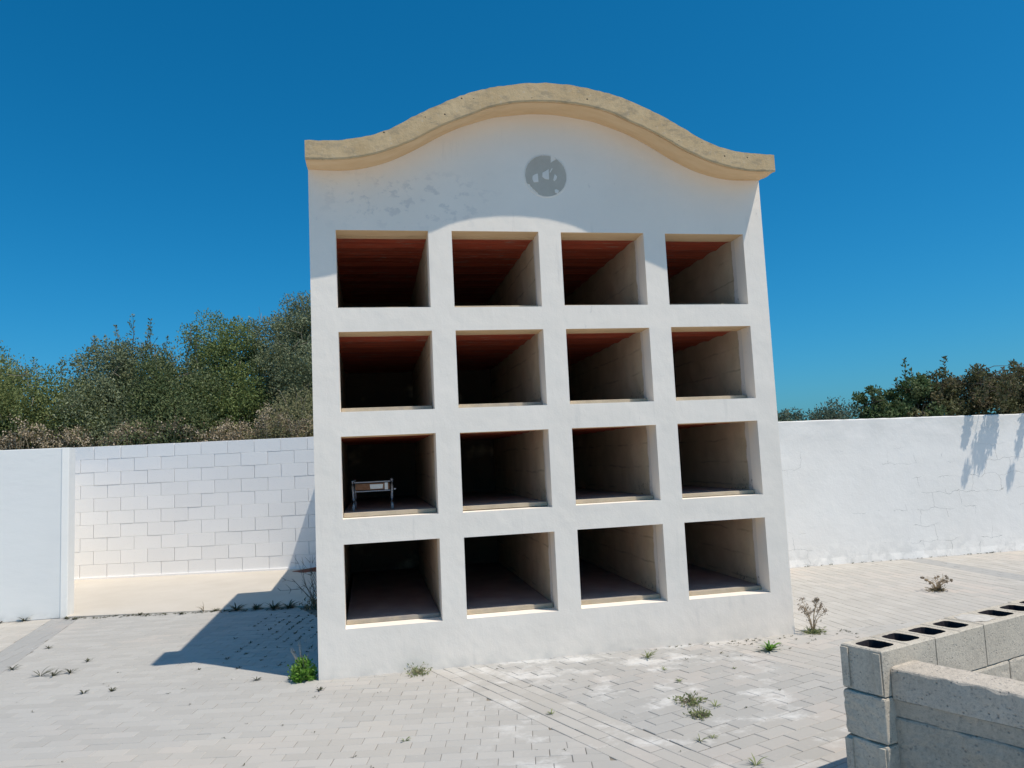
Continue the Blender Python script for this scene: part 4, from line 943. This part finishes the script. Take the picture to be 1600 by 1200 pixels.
# tall dry flowering weed and dry tuft on the right
def dry_tall(name, loc, label, seed, n, Hh, spread, heads, mat_h, base=True):
    r = np.random.RandomState(seed); root = setp(empty(name, loc), label, 'weed'); V, F = [], []; C, D = [], []
    for q in range(n):
        a = r.uniform(0, 6.28); h = Hh * r.uniform(.65, 1.0); e = np.array([math.cos(a) * spread, math.sin(a) * spread * .8, h]) * np.array([r.uniform(.4, 1), r.uniform(.4, 1), 1])
        m = e * .5 + np.array([0, 0, .02]) - np.array([e[0], e[1], 0]) * .15
        tube(V, F, [(0, 0, 0), tuple(m), tuple(e)], [.005, .0035, .0018], 5)
        for s_ in range(3):
            b = m + (e - m) * r.uniform(.1, .7); e2 = b + np.array([r.normal() * .035, r.normal() * .03, r.uniform(.02, .06)]); tube(V, F, [tuple(b), tuple(e2)], [.002, .001], 4)
            if heads: k = 12; C.append(e2 + r.normal(size=(k, 3)) * .007); D.append(unit(r.normal(size=(k, 3))))
        k = 44; C.append(e + r.normal(size=(k, 3)) * (.013 if heads else .006)); D.append(unit(r.normal(size=(k, 3))))
        k = 8; tt = r.rand(k, 1) * .8; C.append(e * tt + r.normal(size=(k, 3)) * .006); D.append(unit(e * np.ones((k, 1)) + r.normal(size=(k, 3)) * .06))
    C = np.concatenate(C); leaf_mesh('seed_heads', C, np.concatenate(D), .016, .008, mat_h, root, r.rand(len(C)), r.rand(len(C)))
    root.children[-1]['kind'] = 'stuff'
    mesh_obj('stems', V, F, MSTRAW, root)
    k = 240; C = r.normal(size=(k, 3)) * np.array([.045, .04, .015]); C[:, 2] = np.abs(C[:, 2]) + .004
    leaf_mesh('foliage', C, unit(C + r.normal(size=(k, 3)) * .04 + np.array([0, 0, .02])), .04, .009, LDRY if not base else LSAGE, root, r.rand(k) * .7, r.rand(k))
    return root
dry_tall('flowering_weed', (4.17, -0.02, G), 'tall thin weed with dark seed heads beside the right corner of the mausoleum', 31, 8, .29, .13, True, LSEED)
dry_tall('dry_tuft', (6.50, 1.22, G), 'dry brownish tuft alone on the beige paving before the right wall', 32, 16, .16, .20, False, LSEED, False)
# dead twiggy bush by the corner in the shade
def dead_bush(loc, label, seed, n, Hh, R):
    r = np.random.RandomState(seed); V, F = [], []
    for q in range(n):
        a = r.uniform(0, 6.28); p = np.zeros(3); d = unit(np.array([[math.cos(a) * .6, math.sin(a) * .6, 1.0]]))[0]
        for s_ in range(4):
            e = p + d * Hh * r.uniform(.22, .32); tube(V, F, [tuple(p), tuple(e)], [.006 * (1 - s_ * .2), .006 * (.8 - s_ * .2)], 4)
            for b in range(2):
                e2 = e + unit(np.array([d + r.normal(size=3) * .8]))[0] * Hh * r.uniform(.1, .22); tube(V, F, [tuple(e), tuple(e2)], [.003, .001], 3)
            p = e; d = unit(np.array([d + r.normal(size=3) * .35 + np.array([-.12, 0, 0])]))[0]
    root = setp(empty('dead_bush', loc), label, 'shrub'); mesh_obj('twigs', V, F, MBARK, root)
    k = 260; C = r.normal(size=(k, 3)) * np.array([.07, .07, .06]); C[:, 2] = np.abs(C[:, 2])
    leaf_mesh('foliage', C, unit(r.normal(size=(k, 3)) + np.array([0, 0, 1])), .05, .016, LDRY, root, r.rand(k), r.rand(k))
dead_bush((-0.46, 3.32, G), 'dead twiggy bush in the shade against the left side of the mausoleum', 3, 13, .55, .2)
# uncountable sprouts in the paving joints (shaded patch, facade foot, path edge)
bm = bmesh.new(); bm.faces.layers.float.new('tone'); rr = random.Random(44)
ca, sa = math.cos(RAD(-11)), math.sin(RAD(-11))
for q in range(420):
    u, v = rr.uniform(-1.5, .1), rr.uniform(.4, 3.1)
    u = round(u / U) * U; v = round(v / U) * U if rr.random() < .5 else v
    x, y = u * ca - v * sa, u * sa + v * ca
    if x > -.26 or rr.random() > (.12 + .3 * y) * (1.3 + x * .6): continue
    blades(bm, 6, rr.uniform(.012, .035), (.2, 1.2), rr, .008, (x, y, G))
for q in range(190):
    t = rr.random(); x = -3.5 + 3.2 * t; y = 3.96 - .6 * t - rr.random() ** 2 * .12
    blades(bm, 6, rr.uniform(.01, .035), (.2, 1.3), rr, .007, (x, y, G))
for q in range(60):
    x = rr.choice((rr.uniform(2.6, 4.0), rr.uniform(3.3, 4.5))); blades(bm, 5, rr.uniform(.01, .028), (.2, 1.2), rr, .006, (x, -0.01 - rr.random() ** 2 * .5, G))
for q in range(40):
    x = rr.uniform(6.0, 9.5); blades(bm, 5, rr.uniform(.01, .05), (.6, 1.4), rr, .006, (x, 3.43 - (x - 6) * .024, G))
for q in range(70):
    blades(bm, 4, rr.uniform(.008, .02), (.2, 1.2), rr, .006, (rr.uniform(-3.5, 3.2), rr.uniform(-2.3, 2.5), G))
o = bm_obj('joint_sprouts', bm, LDWEED); setp(o, 'tiny sprouts growing in the joints of the paving', 'weeds', kind='stuff')
# reddish earth spill by the corner of the path
bm = bmesh.new(); vs = []
for k in range(18):
    a = 2 * math.pi * k / 18; vs.append(bm.verts.new((-0.72 + .34 * math.cos(a) * rr.uniform(.8, 1.1), 6.75 + .22 * math.sin(a) * rr.uniform(.7, 1.2), G + .0135)))
c0 = bm.verts.new((-0.68, 6.78, G + 0.06))
for k in range(18): bm.faces.new((vs[k], vs[(k + 1) % 18], c0))
setp(bm_obj('red_earth', bm, MRED), kind='structure')

# ------------------------------------------------------------------ metal stand in the third niche down of the first column
st = setp(empty('metal_stand', (0.25, 0.40, 0.934)), 'small metal trestle with a worn brown board inside a lower left niche', 'stand')
def leg(x, y, h, b):
    V, F = [], []
    pts = [(x, y, 0), (x + b * .6, y, h * .16), (x + b, y, h * .35), (x + b * .2, y, h * .55), (x - b * .2, y, h * .8), (x, y, h)]
    tube(V, F, pts, [.013, .012, .010, .008, .010, .013], 8)
    mesh_obj('leg', V, F, MMET, st, smooth=True)
for x, b in ((-0.172, .006), (0.172, -.004)):
    leg(x, 0, .262, b); leg(x + .01, .45, .262, b)
def part(name, *bx, mat=MMET, bev=.003, par=st):
    bm = bmesh.new(); box(bm, *bx, bev); return bm_obj(name, bm, mat, par)
part('top_rail', -.158, .158, -.006, .006, .240, .250)
part('lower_rail', -.158, .158, -.006, .006, .160, .169)
part('side_rail', -.180, -.166, .014, .44, .235, .25); part('side_rail', .168, .182, .014, .44, .235, .25)
bd = part('board', -.150, .150, .012, .028, .176, .232, mat=MWOOD, bev=.002)
bm = bmesh.new(); box(bm, .108, .136, .004, .0115, .172, .234, .002); o = bm_obj('pale_label', bm, MPATCH, bd)
bm = bmesh.new(); box(bm, -.02, .09, .0085, .0118, .186, .222, .001, None, .004, random.Random(2)); o = bm_obj('flaked_paint', bm, MPATCH, bd)
part('knob', .186, .206, -.008, .008, .168, .180)
